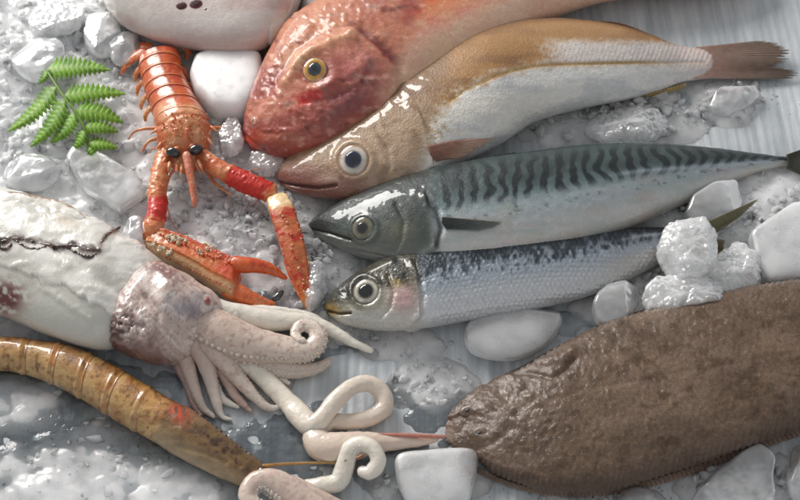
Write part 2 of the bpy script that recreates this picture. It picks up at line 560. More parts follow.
def table_mat():
    k = NT('wet_streaked_table')
    ob = k.tc.outputs['Object']
    st = k.node('ShaderNodeMapping', {'Vector': ob, 'Scale': (1, 0.07, 1)}).outputs[0]
    a = k.noise(150, 5, 0.65, st); b = k.noise(38, 4, 0.6, st); c = k.noise(11, 3, 0.5)
    f = k.math('ADD', k.math('MULTIPLY', a, 0.55), k.math('MULTIPLY', b, 0.45))
    col = k.ramp(f, [(0.34, (0.29, 0.32, 0.345)), (0.47, (0.45, 0.48, 0.50)), (0.56, (0.55, 0.575, 0.59)), (0.68, (0.76, 0.78, 0.79))])
    col = k.mix(k.ramp(c, [(0.35, 0.0), (0.7, 0.4)]), col, (0.56, 0.59, 0.61))
    wv = k.node('ShaderNodeTexWave', {'Scale': 46, 'Distortion': 0.6, 'Detail': 1, 'Vector': ob}, bands_direction='X').outputs['Fac']
    n1 = k.bump(wv, 0.0005, 0.6)
    n1 = k.bump(a, 0.0008, 0.8, n1)
    n1 = k.bump(k.noise(60, 3), 0.0012, 0.7, n1)
    k.set(Base_Color=col, Roughness=k.ramp(b, [(0.3, 0.16), (0.7, 0.42)]), Normal=n1, Coat_Weight=0.35, Coat_Roughness=0.06)
    return k.m


def water_mat():
    k = NT('melt_water')
    k.n.remove(k.b)
    nrm = k.bump(k.noise(120, 3, 0.5), 0.0012)
    tr = k.node('ShaderNodeBsdfTransparent', {'Color': (0.93, 0.95, 0.96, 1)})
    gl = k.node('ShaderNodeBsdfGlossy', {'Color': (1, 1, 1, 1), 'Roughness': 0.04, 'Normal': nrm})
    fr = k.node('ShaderNodeFresnel', {'IOR': 1.33, 'Normal': nrm})
    mx = k.node('ShaderNodeMixShader', {0: fr.outputs[0], 1: tr.outputs[0], 2: gl.outputs[0]})
    k.l.new(mx.outputs[0], k.out.inputs['Surface'])
    return k.m


M['table'] = table_mat(); M['water'] = water_mat()

# ------------------------------------------------------------------ table
tv = np.array([[-0.9, -0.7, 0], [0.9, -0.7, 0], [0.9, 1.1, 0], [-0.9, 1.1, 0],
               [-0.9, -0.7, -0.03], [0.9, -0.7, -0.03], [0.9, 1.1, -0.03], [-0.9, 1.1, -0.03]])
tag(link('table', tv, [np.array([[0, 1, 2, 3], [7, 6, 5, 4], [0, 4, 5, 1], [1, 5, 6, 2], [2, 6, 7, 3], [3, 7, 4, 0]])], M['table'], smooth=False, origin=(0, 0, 0)), kind='structure')
# ------------------------------------------------------------------ slush, crumbs, melt water (nobody could count these)
# (x, y, rx, ry, height mm)
SL = [(40, 40, 120, 80, 13), (120, 40, 55, 40, 8), (40, 140, 110, 55, 12), (230, 100, 40, 40, 9), (160, 190, 60, 35, 7),
      (250, 230, 65, 45, 9), (310, 270, 40, 40, 7), (250, 165, 40, 25, 6), (90, 215, 60, 30, 5), (340, 250, 30, 20, 4),
      (620, 118, 75, 28, 9), (560, 128, 40, 18, 7), (720, 100, 40, 26, 5), (780, 235, 60, 55, 12), (700, 205, 45, 24, 8),
      (640, 205, 70, 22, 7), (700, 285, 60, 35, 9), (610, 310, 40, 16, 5), (430, 385, 50, 30, 4), (400, 345, 60, 22, 3), (350, 320, 60, 25, 5),
      (60, 476, 100, 40, 5), (170, 486, 60, 34, 5), (16, 408, 44, 28, 4.5), (110, 436, 50, 18, 3.4), (740, 480, 60, 30, 6), (600, 498, 60, 16, 4), (430, 480, 70, 30, 4),
      (320, 10, 40, 25, 10), (15, 320, 30, 25, 3), (250, 380, 60, 30, 2.5), (560, 60, 10, 5, 1)]


def slush_h(X, Y):
    h = np.zeros_like(X)
    for (cx, cy, rx, ry, a) in SL:
        d = ((X - cx) / rx) ** 2 + ((Y - cy) / ry) ** 2
        h = np.maximum(h, a * np.exp(-d * 1.1))
    big = n2(X, Y, 34, 26, 3, 3); sm = n2(X, Y, 9, 7, 3, 9)
    g = P(X, Y, 0.0); g = g + 0.003 * np.stack([n2(X, Y, 14, 11, 2, 31), n2(X, Y, 14, 11, 2, 37), 0 * X], -1)
    # melted pieces packed side by side, large and small
    w1 = worley(g / 0.0135, 5); w2 = worley(g / 0.0062, 8)
    piece = 2.6 * np.clip(0.75 - w1, -0.3, 0.45) + 1.3 * np.clip(0.7 - w2, -0.2, 0.4) * ss(-0.2, 0.3, n2(X, Y, 40, 30, 2, 77))
    return h * (0.70 + 0.55 * big) - 1.2 + 0.25 * sm + piece * ss(0.6, 3.0, h)


gx, gy = np.meshgrid(np.arange(-50, 851, 1.7), np.arange(-100, 536, 1.5), indexing='ij')
hh = slush_h(gx, gy)
SG = P(gx, gy, 0.0); SG[..., 2] = np.maximum(hh, -2.0) * 0.001
n_, m_ = gx.shape
keep = (hh > -1.2)
fq = grid_faces(n_, m_, False)
fq = fq[keep.ravel()[fq].any(1)]
tag(link('slush', SG.reshape(-1, 3), [fq], M['slush'], origin=(0, 0, 0)),
    'grey white half melted slush spread under the seafood on the table', 'ice', kind='stuff')

rng = np.random.default_rng(7)
# shard templates
TPL = []
for i in range(14):
    bm = bmesh.new()
    pts = rng.normal(size=(15, 3)) * np.array([1, 0.8, 0.62]); pts /= (np.linalg.norm(pts, axis=1, keepdims=True) ** 0.6)
    for q in pts: bm.verts.new(q)
    bmesh.ops.convex_hull(bm, input=bm.verts)
    bmesh.ops.delete(bm, geom=[v for v in bm.verts if not v.link_faces], context='VERTS')
    bmesh.ops.bevel(bm, geom=list(bm.edges), offset=0.10, segments=2, affect='EDGES', profile=0.6)
    bmesh.ops.triangulate(bm, faces=bm.faces)
    bm.verts.index_update()
    TPL.append((np.array([v.co[:] for v in bm.verts]), np.array([[v.index for v in f.verts] for f in bm.faces])))
    bm.free()
# crumbs: (x, y, rx, ry, count, size mm min, max)
CR = [(40, 60, 110, 80, 210, 1.5, 7), (110, 40, 50, 35, 110, 1.5, 6), (60, 150, 90, 45, 150, 1.5, 6), (230, 110, 45, 45, 110, 1.2, 5),
      (255, 225, 60, 50, 260, 1.0, 4.5), (310, 275, 30, 40, 130, 1.0, 4), (170, 200, 60, 30, 90, 1.2, 4.5), (620, 118, 75, 22, 200, 1.2, 5),
      (730, 98, 45, 20, 70, 1.0, 4), (780, 230, 40, 45, 90, 1.2, 5.5), (690, 205, 45, 20, 80, 1.2, 4.5), (690, 290, 65, 30, 170, 1.2, 4.5),
      (430, 385, 45, 25, 70, 0.8, 3), (90, 460, 90, 35, 60, 0.8, 3.5), (740, 475, 60, 28, 80, 1.2, 5), (600, 496, 50, 12, 60, 1.0, 3.5), (350, 325, 60, 20, 60, 0.8, 3), (430, 485, 60, 20, 40, 1, 3.5)]
Vs, Fs, off = [], [], 0
for (cx, cy, rx, ry, cnt, s0, s1) in CR:
    for _ in range(int(cnt * 1.1)):
        x, y = cx + rng.normal() * rx * 0.6, cy + rng.normal() * ry * 0.6
        h = slush_h(np.array([x]), np.array([y]))[0]
        s = (s0 + (s1 - s0) * rng.random() ** 4) * 0.00062
        v, f = TPL[rng.integers(len(TPL))]
        ax = rng.normal(size=3); ax /= np.linalg.norm(ax); an = rng.random() * 6.28
        K = np.array([[0, -ax[2], ax[1]], [ax[2], 0, -ax[0]], [-ax[1], ax[0], 0]])
        R = np.eye(3) + math.sin(an) * K + (1 - math.cos(an)) * K @ K
        q = (v * s * rng.uniform(0.7, 1.3, 3)) @ R.T
        Vs.append(q + P(x, y, 0) + np.array([0, 0, max(h, 0) * 0.001 + s * 0.25])); Fs.append(f + off); off += len(v)
tag(link('ice_crumbs', np.vstack(Vs), [np.vstack(Fs)], M['crumb_ice'], smooth=False, origin=(0, 0, 0)),
    'loose crumbs of crushed ice scattered between the fish and shellfish', 'ice', kind='stuff')

# bigger chips of broken ice, half sunk in the slush
Vs, Fs, off = [], [], 0
for (cx, cy, rx, ry, cnt, s0, s1) in CR:
    for _ in range(int(cnt * 0.75)):
        x, y = cx + rng.normal() * rx * 0.62, cy + rng.normal() * ry * 0.62
        h = slush_h(np.array([x]), np.array([y]))[0]
        if h < 0.4: continue
        s = (1.6 + 3.6 * rng.random() ** 1.7) * 0.001 * min(1, 0.5 + s1 / 10)
        v, f = TPL[rng.integers(len(TPL))]
        ax = rng.normal(size=3); ax /= np.linalg.norm(ax); an = rng.random() * 6.28
        K = np.array([[0, -ax[2], ax[1]], [ax[2], 0, -ax[0]], [-ax[1], ax[0], 0]])
        R = np.eye(3) + math.sin(an) * K + (1 - math.cos(an)) * K @ K
        q = (v * s * rng.uniform(0.55, 1.35, 3)) @ R.T
        Vs.append(q + P(x, y, 0) + np.array([0, 0, h * 0.001 + s * 0.05])); Fs.append(f + off); off += len(v)
tag(link('ice_chips', np.vstack(Vs), [np.vstack(Fs)], M['chip_ice'], smooth=False, origin=(0, 0, 0)),
    'clear broken chips of crushed ice half sunk in the slush', 'ice', kind='stuff')

# melt water film
WT = [(70, 440, 150, 60, 3.2), (200, 470, 90, 40, 3.0), (300, 440, 70, 40, 2.0), (20, 395, 50, 30, 3.0), (440, 400, 60, 40, 1.6), (120, 320, 60, 30, 1.6), (410, 470, 60, 30, 2.2),
      (300, 320, 90, 40, 2.2), (640, 205, 90, 26, 2), (560, 330, 60, 24, 1.2), (700, 110, 60, 30, 1.2)]
wx, wy = np.meshgrid(np.arange(-60, 861, 2.0), np.arange(60, 541, 1.8), indexing='ij')
wh = np.zeros_like(wx)
for (cx, cy, rx, ry, a) in WT:
    wh = np.maximum(wh, a * np.exp(-(((wx - cx) / rx) ** 2 + ((wy - cy) / ry) ** 2)))
wh = wh * (0.75 + 1.0 * n2(wx, wy, 26, 20, 3, 21)) - 0.75
wh = np.sign(wh) * np.abs(wh) ** 0.6 * 1.3
WG = P(wx, wy, 0.0); WG[..., 2] = np.maximum(wh, -1.0) * 0.001 + 0.0003
fq = grid_faces(*wx.shape, False); fq = fq[(wh > -0.6).ravel()[fq].any(1)]
tag(link('water', WG.reshape(-1, 3), [fq], M['water'], origin=(0, 0, 0)), kind='structure')
# ------------------------------------------------------------------ ice chunks, each a thing


def ice_chunk(outline, hmm, label, mat='ice', z0=0.0, box=0.5, amp=0.8, freq=0.10, seed=0, lean=0.0, facet=0.35, sharp=False, name='ice_chunk', group='chunks of ice around the seafood'):
    hz = hmm * 0.001
    if sharp:
        o_ = np.asarray(outline, float); o_ = np.vstack([o_, o_[:1]])
        L_ = np.concatenate([[0], np.cumsum(np.hypot(*np.diff(o_, axis=0).T))]); q_ = np.linspace(0, L_[-1], 130, endpoint=False)
        p = np.stack([np.interp(q_, L_, o_[:, 0]), np.interp(q_, L_, o_[:, 1])], -1)
        p = (p * 2 + np.roll(p, 1, 0) + np.roll(p, -1, 0)) / 4
    else:
        p = smooth_path(np.asarray(outline, float), 220 if 'rough' in mat else 110, closed=True)
    Q = P(p[:, 0], p[:, 1], z0 + hz * 0.5)
    c = Q.mean(0)
    th = np.linspace(-np.pi / 2 + 0.04, np.pi / 2 - 0.04, 100 if 'rough' in mat else 56)
    sc_ = np.cos(th) ** box; zz = np.sign(np.sin(th)) * np.abs(np.sin(th)) ** max(box, 0.55)
    wy_ = (Q[:, 1].max() - Q[:, 1].min()) / 2
    f = 1 / math.sqrt(1 + (0.5 * hz / max(wy_, 1e-6) * COT) ** 2)
    D = (Q - c) * np.array([1, f, 1])
    G = c[None, None] + D[None] * sc_[:, None, None]
    G[..., 2] = z0 + hz * 0.5 + zz[:, None] * hz * 0.5
    # a sloping top
    nx = D[:, 0] / (np.abs(D[:, 0]).max())
    G[..., 2] += np.clip(zz[:, None], 0, 1) * lean * 0.001 * nx[None] * sc_[:, None]
    rg = np.random.default_rng(seed + 100)
    ext = np.array([np.ptp(G[..., 0]), np.ptp(G[..., 1]), np.ptp(G[..., 2])]) / 2
    cc = np.array([c[0], c[1], z0 + hz * 0.5]); q = (G - cc) / ext
    for _ in range(int(round(facet * 11))):      # broken flat faces
        nv = rg.normal(size=3); nv[2] = abs(nv[2]) * 0.9; nv /= np.linalg.norm(nv)
        pr = q @ nv; lim = pr.max() * rg.uniform(0.66, 0.95)
        q = q - np.maximum(pr - lim, 0)[..., None] * nv
    G = cc + q * ext
    for _ in range(3):
        G[1:-1] = (G[1:-1] * 2 + G[:-2] + G[2:]) / 4; G = (G * 2 + np.roll(G, 1, 1) + np.roll(G, -1, 1)) / 4
    N = normals_of(G)
    d = fbm(G / (PX * 1.0 / freq) + seed * 7.7, 3, seed, 0.4) * amp * 0.6
    if 'rough' in mat:                            # many small frozen grains
        d = d + 2.0 * (0.55 - worley(G / 0.0052, seed)) + 0.9 * (0.5 - worley(G / 0.0023, seed + 3))
    G = G + N * (d * 0.001)[..., None]
    G[..., 2] = np.maximum(G[..., 2], 0.0002)
    o = link_rings(name, G, M[mat], None)
    return tag(o, label, 'ice chunk', group)


ice_chunk([(190, 78), (196, 60), (215, 53), (245, 54), (262, 58), (263, 90), (258, 108), (240, 118), (214, 116), (196, 98)], 26,
          'big smooth milky block of ice between the orange langoustine and the red fish', 'milk_ice', box=0.27, amp=0.8, freq=0.03, facet=0, sharp=True, seed=1)
ice_chunk([(464, 338), (470, 322), (500, 312), (530, 303), (552, 304), (562, 318), (556, 334), (540, 350), (515, 360), (490, 359), (470, 352)], 17,
          'smooth oval lozenge of cloudy ice under the silver fish beside the flatfish', 'frost_ice', box=0.7, amp=0.7, freq=0.03, facet=0.12, seed=2)
ice_chunk([(395, 470), (398, 456), (425, 452), (470, 450), (478, 458), (474, 482), (466, 506), (440, 514), (412, 508), (400, 490)], 15,
          'flat rounded slab of ice below the head of the brown flatfish', 'frost_ice', box=0.4, amp=0.7, freq=0.04, facet=0.1, seed=3)
ice_chunk([(593, 305), (604, 287), (625, 281), (640, 284), (638, 303), (628, 320), (610, 328), (597, 322)], 20,
          'clear tilted ice lump left of the crushed clump on the flatfish edge', 'ice', z0=0.008, box=0.5, amp=1.2, facet=0.8, seed=4)
ice_chunk([(662, 262), (658, 245), (668, 226), (690, 217), (708, 224), (720, 245), (718, 265), (700, 280), (676, 280)], 30,
          'tall rounded lump of ice in front of the silver fish tail', 'rough_ice', z0=0.012, box=0.6, amp=1.4, freq=0.06, facet=0.8, seed=5)
ice_chunk([(700, 285), (702, 258), (725, 240), (745, 232), (764, 248), (772, 268), (758, 285), (740, 298), (715, 302)], 24,
          'coarse frosty clump of ice at the right behind the brown flatfish', 'rough_ice', z0=0.008, box=0.65, amp=2.2, freq=0.09, facet=1.6, seed=6)
ice_chunk([(642, 300), (650, 282), (680, 275), (715, 278), (735, 292), (738, 306), (715, 312), (700, 322), (668, 325), (650, 318)], 22,
          'wide crumbly clump of ice lying on the upper edge of the flatfish', 'rough_ice', z0=0.012, box=0.65, amp=2.2, freq=0.09, facet=1.6, seed=7)
ice_chunk([(684, 218), (690, 200), (712, 186), (738, 182), (742, 200), (738, 218), (715, 226), (694, 226)], 18,
          'pale flat slab of ice with a straight edge behind the upturned tail', 'ice', z0=0.004, box=0.2, amp=0.5, facet=0.2, sharp=True, seed=8)
ice_chunk([(748, 236), (790, 206), (832, 200), (834, 270), (800, 282), (768, 284), (754, 262)], 17,
          'large smooth sheet of ice at the right edge above the flatfish', 'frost_ice', z0=0.003, box=0.25, amp=0.6, freq=0.03, facet=0.1, sharp=True, seed=9)
ice_chunk([(690, 498), (712, 474), (742, 452), (764, 442), (775, 456), (772, 480), (778, 512), (740, 524), (700, 518)], 16,
          'jagged pointed piece of ice below the flatfish at the bottom right', 'ice', box=0.4, amp=1.4, freq=0.08, facet=0.8, sharp=True, seed=10)
ice_chunk([(618, 500), (624, 490), (642, 487), (655, 494), (656, 508), (636, 514), (622, 510)], 9,
          'small ice pebble at the bottom edge below the flatfish belly', 'ice', box=0.6, amp=0.8, seed=11)
ice_chunk([(785, 470), (796, 442), (815, 440), (830, 470), (820, 500), (795, 500)], 14,
          'ice piece cut by the right edge of the photo under the flatfish fin', 'ice', box=0.5, amp=1.2, facet=0.8, seed=12)
ice_chunk([(66, 160), (72, 147), (88, 146), (148, 184), (143, 198), (120, 212), (84, 190)], 11,
          'flat angular plate of ice below the fern beside the langoustine claw arm', 'ice', z0=0.003, box=0.16, amp=0.4, freq=0.04, facet=0.1, sharp=True, seed=13)
ice_chunk([(214, 138), (220, 124), (236, 120), (244, 134), (240, 150), (224, 154)], 14,
          'small rough ice lump between the langoustine head and the red fish snout', 'rough_ice', z0=0.004, box=0.6, amp=1.3, facet=0.9, seed=14)
ice_chunk([(248, 160), (258, 150), (276, 152), (286, 160), (276, 174), (258, 174)], 11,
          'small ice lump under the snout of the brown backed fish', 'rough_ice', z0=0.003, box=0.6, amp=1.3, facet=0.8, seed=15)
ice_chunk([(84, 30), (92, 14), (112, 12), (122, 30), (116, 52), (98, 56), (86, 46)], 14,
          'angular ice piece touching the left end of the pale fish', 'ice', z0=0.006, box=0.45, amp=1.4, facet=1.0, seed=16)
ice_chunk([(108, 50), (118, 36), (136, 32), (144, 46), (134, 62), (116, 64)], 12,
          'ice piece beside the tail flap of the langoustine under the pale fish', 'ice', z0=0.006, box=0.5, amp=1.3, facet=0.9, seed=17)
ice_chunk([(10, 60), (22, 40), (50, 36), (66, 50), (58, 72), (30, 80)], 13,
          'blurred ice lump just above the fern at the upper left', 'ice', z0=0.008, box=0.5, amp=1.6, facet=0.8, seed=18)
ice_chunk([(28, 22), (40, 2), (70, -4), (86, 10), (76, 30), (46, 36)], 14,
          'ice lump in the top left corner near the pale fish', 'rough_ice', z0=0.008, box=0.5, amp=1.6, facet=0.8, seed=19)
ice_chunk([(2, 178), (14, 158), (44, 156), (60, 170), (48, 186), (20, 190)], 11,
          'low glassy ice lump above the squid at the left edge', 'ice', z0=0.004, box=0.5, amp=1.2, facet=0.7, seed=20)
ice_chunk([(120, 232), (134, 216), (146, 222), (150, 240), (144, 262), (126, 246)], 9,
          'wet ice piece between the squid mantle and the left langoustine claw', 'ice', box=0.45, amp=1.0, facet=0.7, seed=21)
ice_chunk([(295, 10), (300, -14), (330, -24), (352, -10), (340, 10), (318, 20), (302, 20)], 20,
          'smooth white ice piece at the top between pale fish and red fish', 'milk_ice', z0=0.002, box=0.5, amp=0.8, freq=0.04, seed=22)
ice_chunk([(300, 284), (308, 266), (320, 262), (328, 276), (322, 300), (308, 312)], 12,
          'small frosty ice lump at the tip of the right langoustine claw', 'rough_ice', z0=0.002, box=0.6, amp=1.2, facet=0.8, seed=23)
ice_chunk([(586, 132), (600, 112), (640, 106), (668, 118), (660, 138), (622, 146)], 14,
          'translucent ice pile under the belly of the brown backed fish', 'rough_ice', z0=0.002, box=0.6, amp=1.8, facet=1.2, seed=24)
ice_chunk([(700, 108), (712, 92), (744, 84), (760, 92), (744, 108), (716, 116)], 9,
          'flat ice piece under the tail of the brown backed fish', 'ice', z0=0.001, box=0.45, amp=1.2, facet=0.9, seed=25)
ice_chunk([(-14, 312), (-8, 300), (4, 299), (10, 308), (6, 320), (-6, 322)], 8,
          'tiny clear ice bit at the left edge under the squid', 'ice', box=0.6, amp=0.5, seed=26)
# ------------------------------------------------------------------ pale fish at the top edge
root = thing('pale_fish', tuple(P(200, -20, 0)), 'pale pinkish fish at the top edge with two dark red holes in its skin', 'fish')
S = Body([(98, -34, 99, -14), (104, -50, 105, 6), (118, -80, 118, 22), (142, -100, 142, 37), (180, -110, 180, 50), (225, -112, 225, 57),
          (262, -104, 262, 52), (286, -84, 286, 30), (304, -50, 304, -6)], k=0.5, hmax=0.026, round0=0.03, round1=0.04)


def c_pale(X, Y, U, V, G):
    c = mixc((208, 196, 190), (186, 160, 152), ss(25, 50, Y) * 0.7 + 0.25 * n2(X, Y, 40, 20, 3, 2))
    c = mixc(c, (222, 214, 206), gauss(X, Y, 120, 10, 25, 20) * 0.7)
    return mixc(c, (176, 130, 122), ss(0.1, 0.5, n2(X, Y, 60, 25, 3, 8)) * 0.35)


body_mesh('body', S, M['fish'], root, c_pale, lambda X, Y, U, V, G: 0.0008 * n2(X, Y, 40, 30, 3, 4), 260, 150)
for (x, y, r) in ((181, 5, 6.5), (195.5, 4, 7.5)):
    p, n = S.point(x, y)
    dome('nostril', p - n * 0.0002, n, r * PX, 0.0007, M['fin'], root, [(0, (40, 6, 10)), (0.7, (66, 10, 16)), (0.88, (96, 30, 32)), (1, (170, 130, 124))], 0.78)
p, n = S.point(206, 9)
dome('spot', p - n * 0.0004, n, 1.8 * PX, 0.0006, M['pupil'], root, [(0, (80, 20, 24)), (1, (140, 70, 66))])
Sf = Body([(238, -44, 240, -30), (248, -36, 246, -2), (262, -30, 258, 24), (276, -20, 270, 45), (292, -10, 280, 42), (304, -24, 296, 10), (312, -30, 306, -16)], k=0.4, zlift=0.014, hmax=0.013)
body_mesh('pectoral_fin', Sf, M['fish'], root, lambda X, Y, U, V, G: mixc((214, 204, 196), (180, 168, 158), ss(20, 45, Y)), None, 120, 80)

# ------------------------------------------------------------------ red fish
root = thing('red_fish', tuple(P(400, 40, 0)), 'red and orange big headed fish with golden eye lying at the back', 'fish')
S = Body([(241, 126, 246, 147), (245, 106, 262, 152), (254, 81, 290, 156), (268, 50, 338, 146), (291, 18, 386, 118), (333, -7, 424, 92),
          (392, -30, 484, 56), (470, -56, 548, 20), (560, -72, 618, -2), (650, -76, 700, -10), (740, -70, 770, -24)], k=[.75, .62, .52, .47, .46, .46, .46, .46, .46, .46, .46], zlift=0.001, round0=0.012)


def d_gur(X, Y, U, V, G):
    d = (0.0003 * n2(X, Y, 14, 12, 3, 4) + 0.0004 * n2(X, Y, 4, 3.5, 2, 44)) * ss(440, 380, X)
    a, s = dpoly(X, Y, [(285, 82), (296, 66), (312, 52), (335, 40), (352, 36)]); d += 0.0026 * np.exp(-(a / 6) ** 2)      # brow ridge
    a, s = dpoly(X, Y, [(252, 112), (264, 92), (280, 70), (296, 48), (318, 30)]); d -= 0.0022 * np.exp(-(a / 6) ** 2)
    a, s = dpoly(X, Y, [(270, 142), (300, 130), (330, 112), (352, 96)]); d += 0.0016 * np.exp(-(a / 7) ** 2)
    a, s = dpoly(X, Y, [(352, 34), (372, 50), (388, 70), (392, 92), (380, 106)]); d += 0.0022 * np.exp(-(a / 7) ** 2) * (X < 480)
    a, s = dpoly(X, Y, [(362, 30), (384, 48), (400, 66), (404, 88), (392, 104)]); d -= 0.0026 * np.exp(-(a / 5) ** 2)
    a, s = dpoly(X, Y, [(318, 90), (345, 78), (370, 60)]); d += 0.0012 * np.exp(-(a / 6) ** 2)
    a, s = dpoly(X, Y, [(300, 104), (322, 98), (350, 92)]); d -= 0.0012 * np.exp(-(a / 4) ** 2)
    d += 0.0016 * np.exp(-(np.hypot(X - 315, Y - 71) / 20 - 1) ** 2 * 12)
    a, s = dpoly(X, Y, [(243, 134), (256, 146), (276, 152)]); d -= 0.0012 * np.exp(-(a / 2.0) ** 2)
    d += 0.0009 * ss(0.2, 0.6, n2(X, Y, 5, 5, 2, 6)) * ss(410, 370, X) * ss(250, 275, X)
    d -= 0.0005 * np.abs(np.sin((X - Y * 0.4) * 0.55)) * ss(420, 450, X) * ss(60, 20, np.abs(Y - 20)) * 0.4
    return d


def c_gur(X, Y, U, V, G):
    b = n2(X, Y, 26, 18, 4, 3); f = n2(X, Y, 7, 6, 3, 13)
    c = mixc((188, 118, 94), (154, 76, 64), ss(-0.15, 0.3, b))
    c = mixc(c, (150, 66, 60), ss(120, 160, Y) * 0.8)
    c = mixc(c, (205, 140, 104), ss(60, 20, Y) * ss(420, 330, X) * 0.7)
    c = mixc(c, (214, 168, 120), gauss(X, Y, 302, 60, 20, 16) * 0.8)
    c = mixc(c, (196, 44, 40), np.clip(gauss(X, Y, 312, 97, 22, 6, -0.35) * 1.2, 0, 1) * ss(-0.3, 0.2, f))
    c = mixc(c, (206, 64, 44), gauss(X, Y, 248, 138, 10, 8) * 0.8)
    c = mixc(c, (188, 118, 112), gauss(X, Y, 352, 66, 28, 22) * 0.6)
    c = mixc(c, (120, 66, 78), gauss(X, Y, 350, 100, 34, 12, -0.6) * 0.6)
    a, s = dpoly(X, Y, [(362, 30), (384, 48), (400, 66), (404, 88), (392, 104)]); c = mixc(c, (96, 36, 38), np.exp(-((a + 2 * f) / 3.5) ** 2) * 0.7)
    a, s = dpoly(X, Y, [(334, 100), (352, 92), (366, 76), (368, 56)]); c = mixc(c, (120, 52, 54), np.exp(-((a + 2 * f) / 3) ** 2) * 0.55)
    a, s = dpoly(X, Y, [(285, 82), (296, 66), (312, 52), (335, 40), (352, 36)]); c = mixc(c, (224, 172, 132), np.exp(-((a + 2 * f) / 4) ** 2) * 0.6)
    # body
    t = ss(385, 410, X + (Y - 60) * 0.4)
    body = mixc((206, 104, 60), (214, 146, 112), ss(-0.2, 0.35, n2(X, Y, 34, 12, 4, 5)))
    body = mixc(body, (192, 58, 40), ss(0.0, 0.35, n2(X, Y, 26, 12, 4, 17)) * 0.9)
    low = ss(0.0, -0.75, V)
    body = mixc(body, (222, 192, 168), low * 0.85)
    body = mixc(body, (218, 188, 150), gauss(X, Y, 445, 50, 18, 14) * 0.7)
    c = mixc(c, body, t)
    c = mixc(c, (228, 196, 176), ss(0.25, 0.6, f) * 0.4)
    dark = ss(0.28, 0.55, n2(X, Y, 11, 8, 3, 23))
    c = mixc(c, (150, 128, 120), ss(0.15, 0.5, n2(X, Y, 9, 7, 4, 91)) * 0.35 * (1 - t))
    return mixc(c, (96, 42, 40), dark * 0.6 * (1 - t))


body_mesh('body', S, M['gurnard'], root, c_gur, d_gur, 460, 180)
eye(S, root, 315, 71, 14.5, [(0, (40, 50, 58)), (0.5, (60, 60, 50)), (0.58, (190, 136, 48)), (0.76, (200, 148, 66)), (0.86, (214, 184, 142)), (0.94, (150, 92, 74)), (1, (140, 80, 68))], 0.5, M['iris'], M['pupil'], 0.9, 0.0006, (50, 66, 78))
p, n = S.point(253, 121)
dome('nostril', p, n, 3.4 * PX, 0.0008, M['iris'], root, [(0, (90, 40, 36)), (0.5, (200, 150, 120)), (1, (220, 170, 150))], 1.4)

# ------------------------------------------------------------------ brown backed fish (whiting like)
root = thing('brown_fish', tuple(P(480, 110, 0)), 'brown backed silvery fish with blue pupil lying below the red fish', 'fish')
S = Body([(274, 171, 276, 181), (290, 155, 290, 191), (312, 136, 322, 198), (345, 114, 366, 199), (386, 87, 412, 187), (426, 61, 452, 168), (466, 37, 498, 146),
          (510, 23, 540, 120), (560, 20, 588, 107), (610, 25, 632, 98), (648, 35, 662, 89), (680, 46, 688, 81), (704, 49, 706, 78), (726, 54, 726, 72), (744, 60, 744, 66)],
         k=[.75, .6, .5, .46, .45, .45, .45, .45, .45, .44, .42, .38, .33, .3, .3], zlift=0.001, round0=0.012, round1=0.0)
YB = [(270, 185), (300, 178), (340, 168), (380, 150), (425, 118), (445, 104), (465, 90), (490, 78), (510, 71), (535, 66), (560, 64), (640, 62), (705, 62)]


def d_whi(X, Y, U, V, G):
    a, s = dpoly(X, Y, YB[5:]); d = -0.0006 * np.exp(-(a / 1.6) ** 2)
    a, s = dpoly(X, Y, [(276, 182), (296, 186), (318, 188), (336, 185)]); d -= 0.0022 * np.exp(-(a / 1.8) ** 2)
    a, s = dpoly(X, Y, [(410, 108), (428, 124), (437, 146), (430, 166), (412, 182)]); d += np.where(X < 420 + (Y - 110) * 0.25, 0.0016, -0.0012) * np.exp(-(a / 4) ** 2)
    a, s = dpoly(X, Y, [(376, 128), (388, 146), (390, 166), (380, 184)]); d -= 0.0009 * np.exp(-(a / 3) ** 2)
    d += 0.0018 * np.exp(-((np.hypot(X - 354, Y - 161) - 18) / 4) ** 2)
    a, s = dpoly(X, Y, [(288, 165), (312, 146), (345, 126), (380, 104)]); d -= 0.0010 * np.exp(-(a / 4) ** 2)
    d += 0.0004 * n2(X, Y, 10, 8, 3, 4) * ss(470, 400, X)
    sc1 = np.sin(X * 1.35 + Y * 0.5) * ss(500, 560, X) * np.exp(-((Y - 54) / 10) ** 2)
    return d + 0.00018 * sc1 + 0.0003 * n2(X, Y, 18, 6, 3, 7)


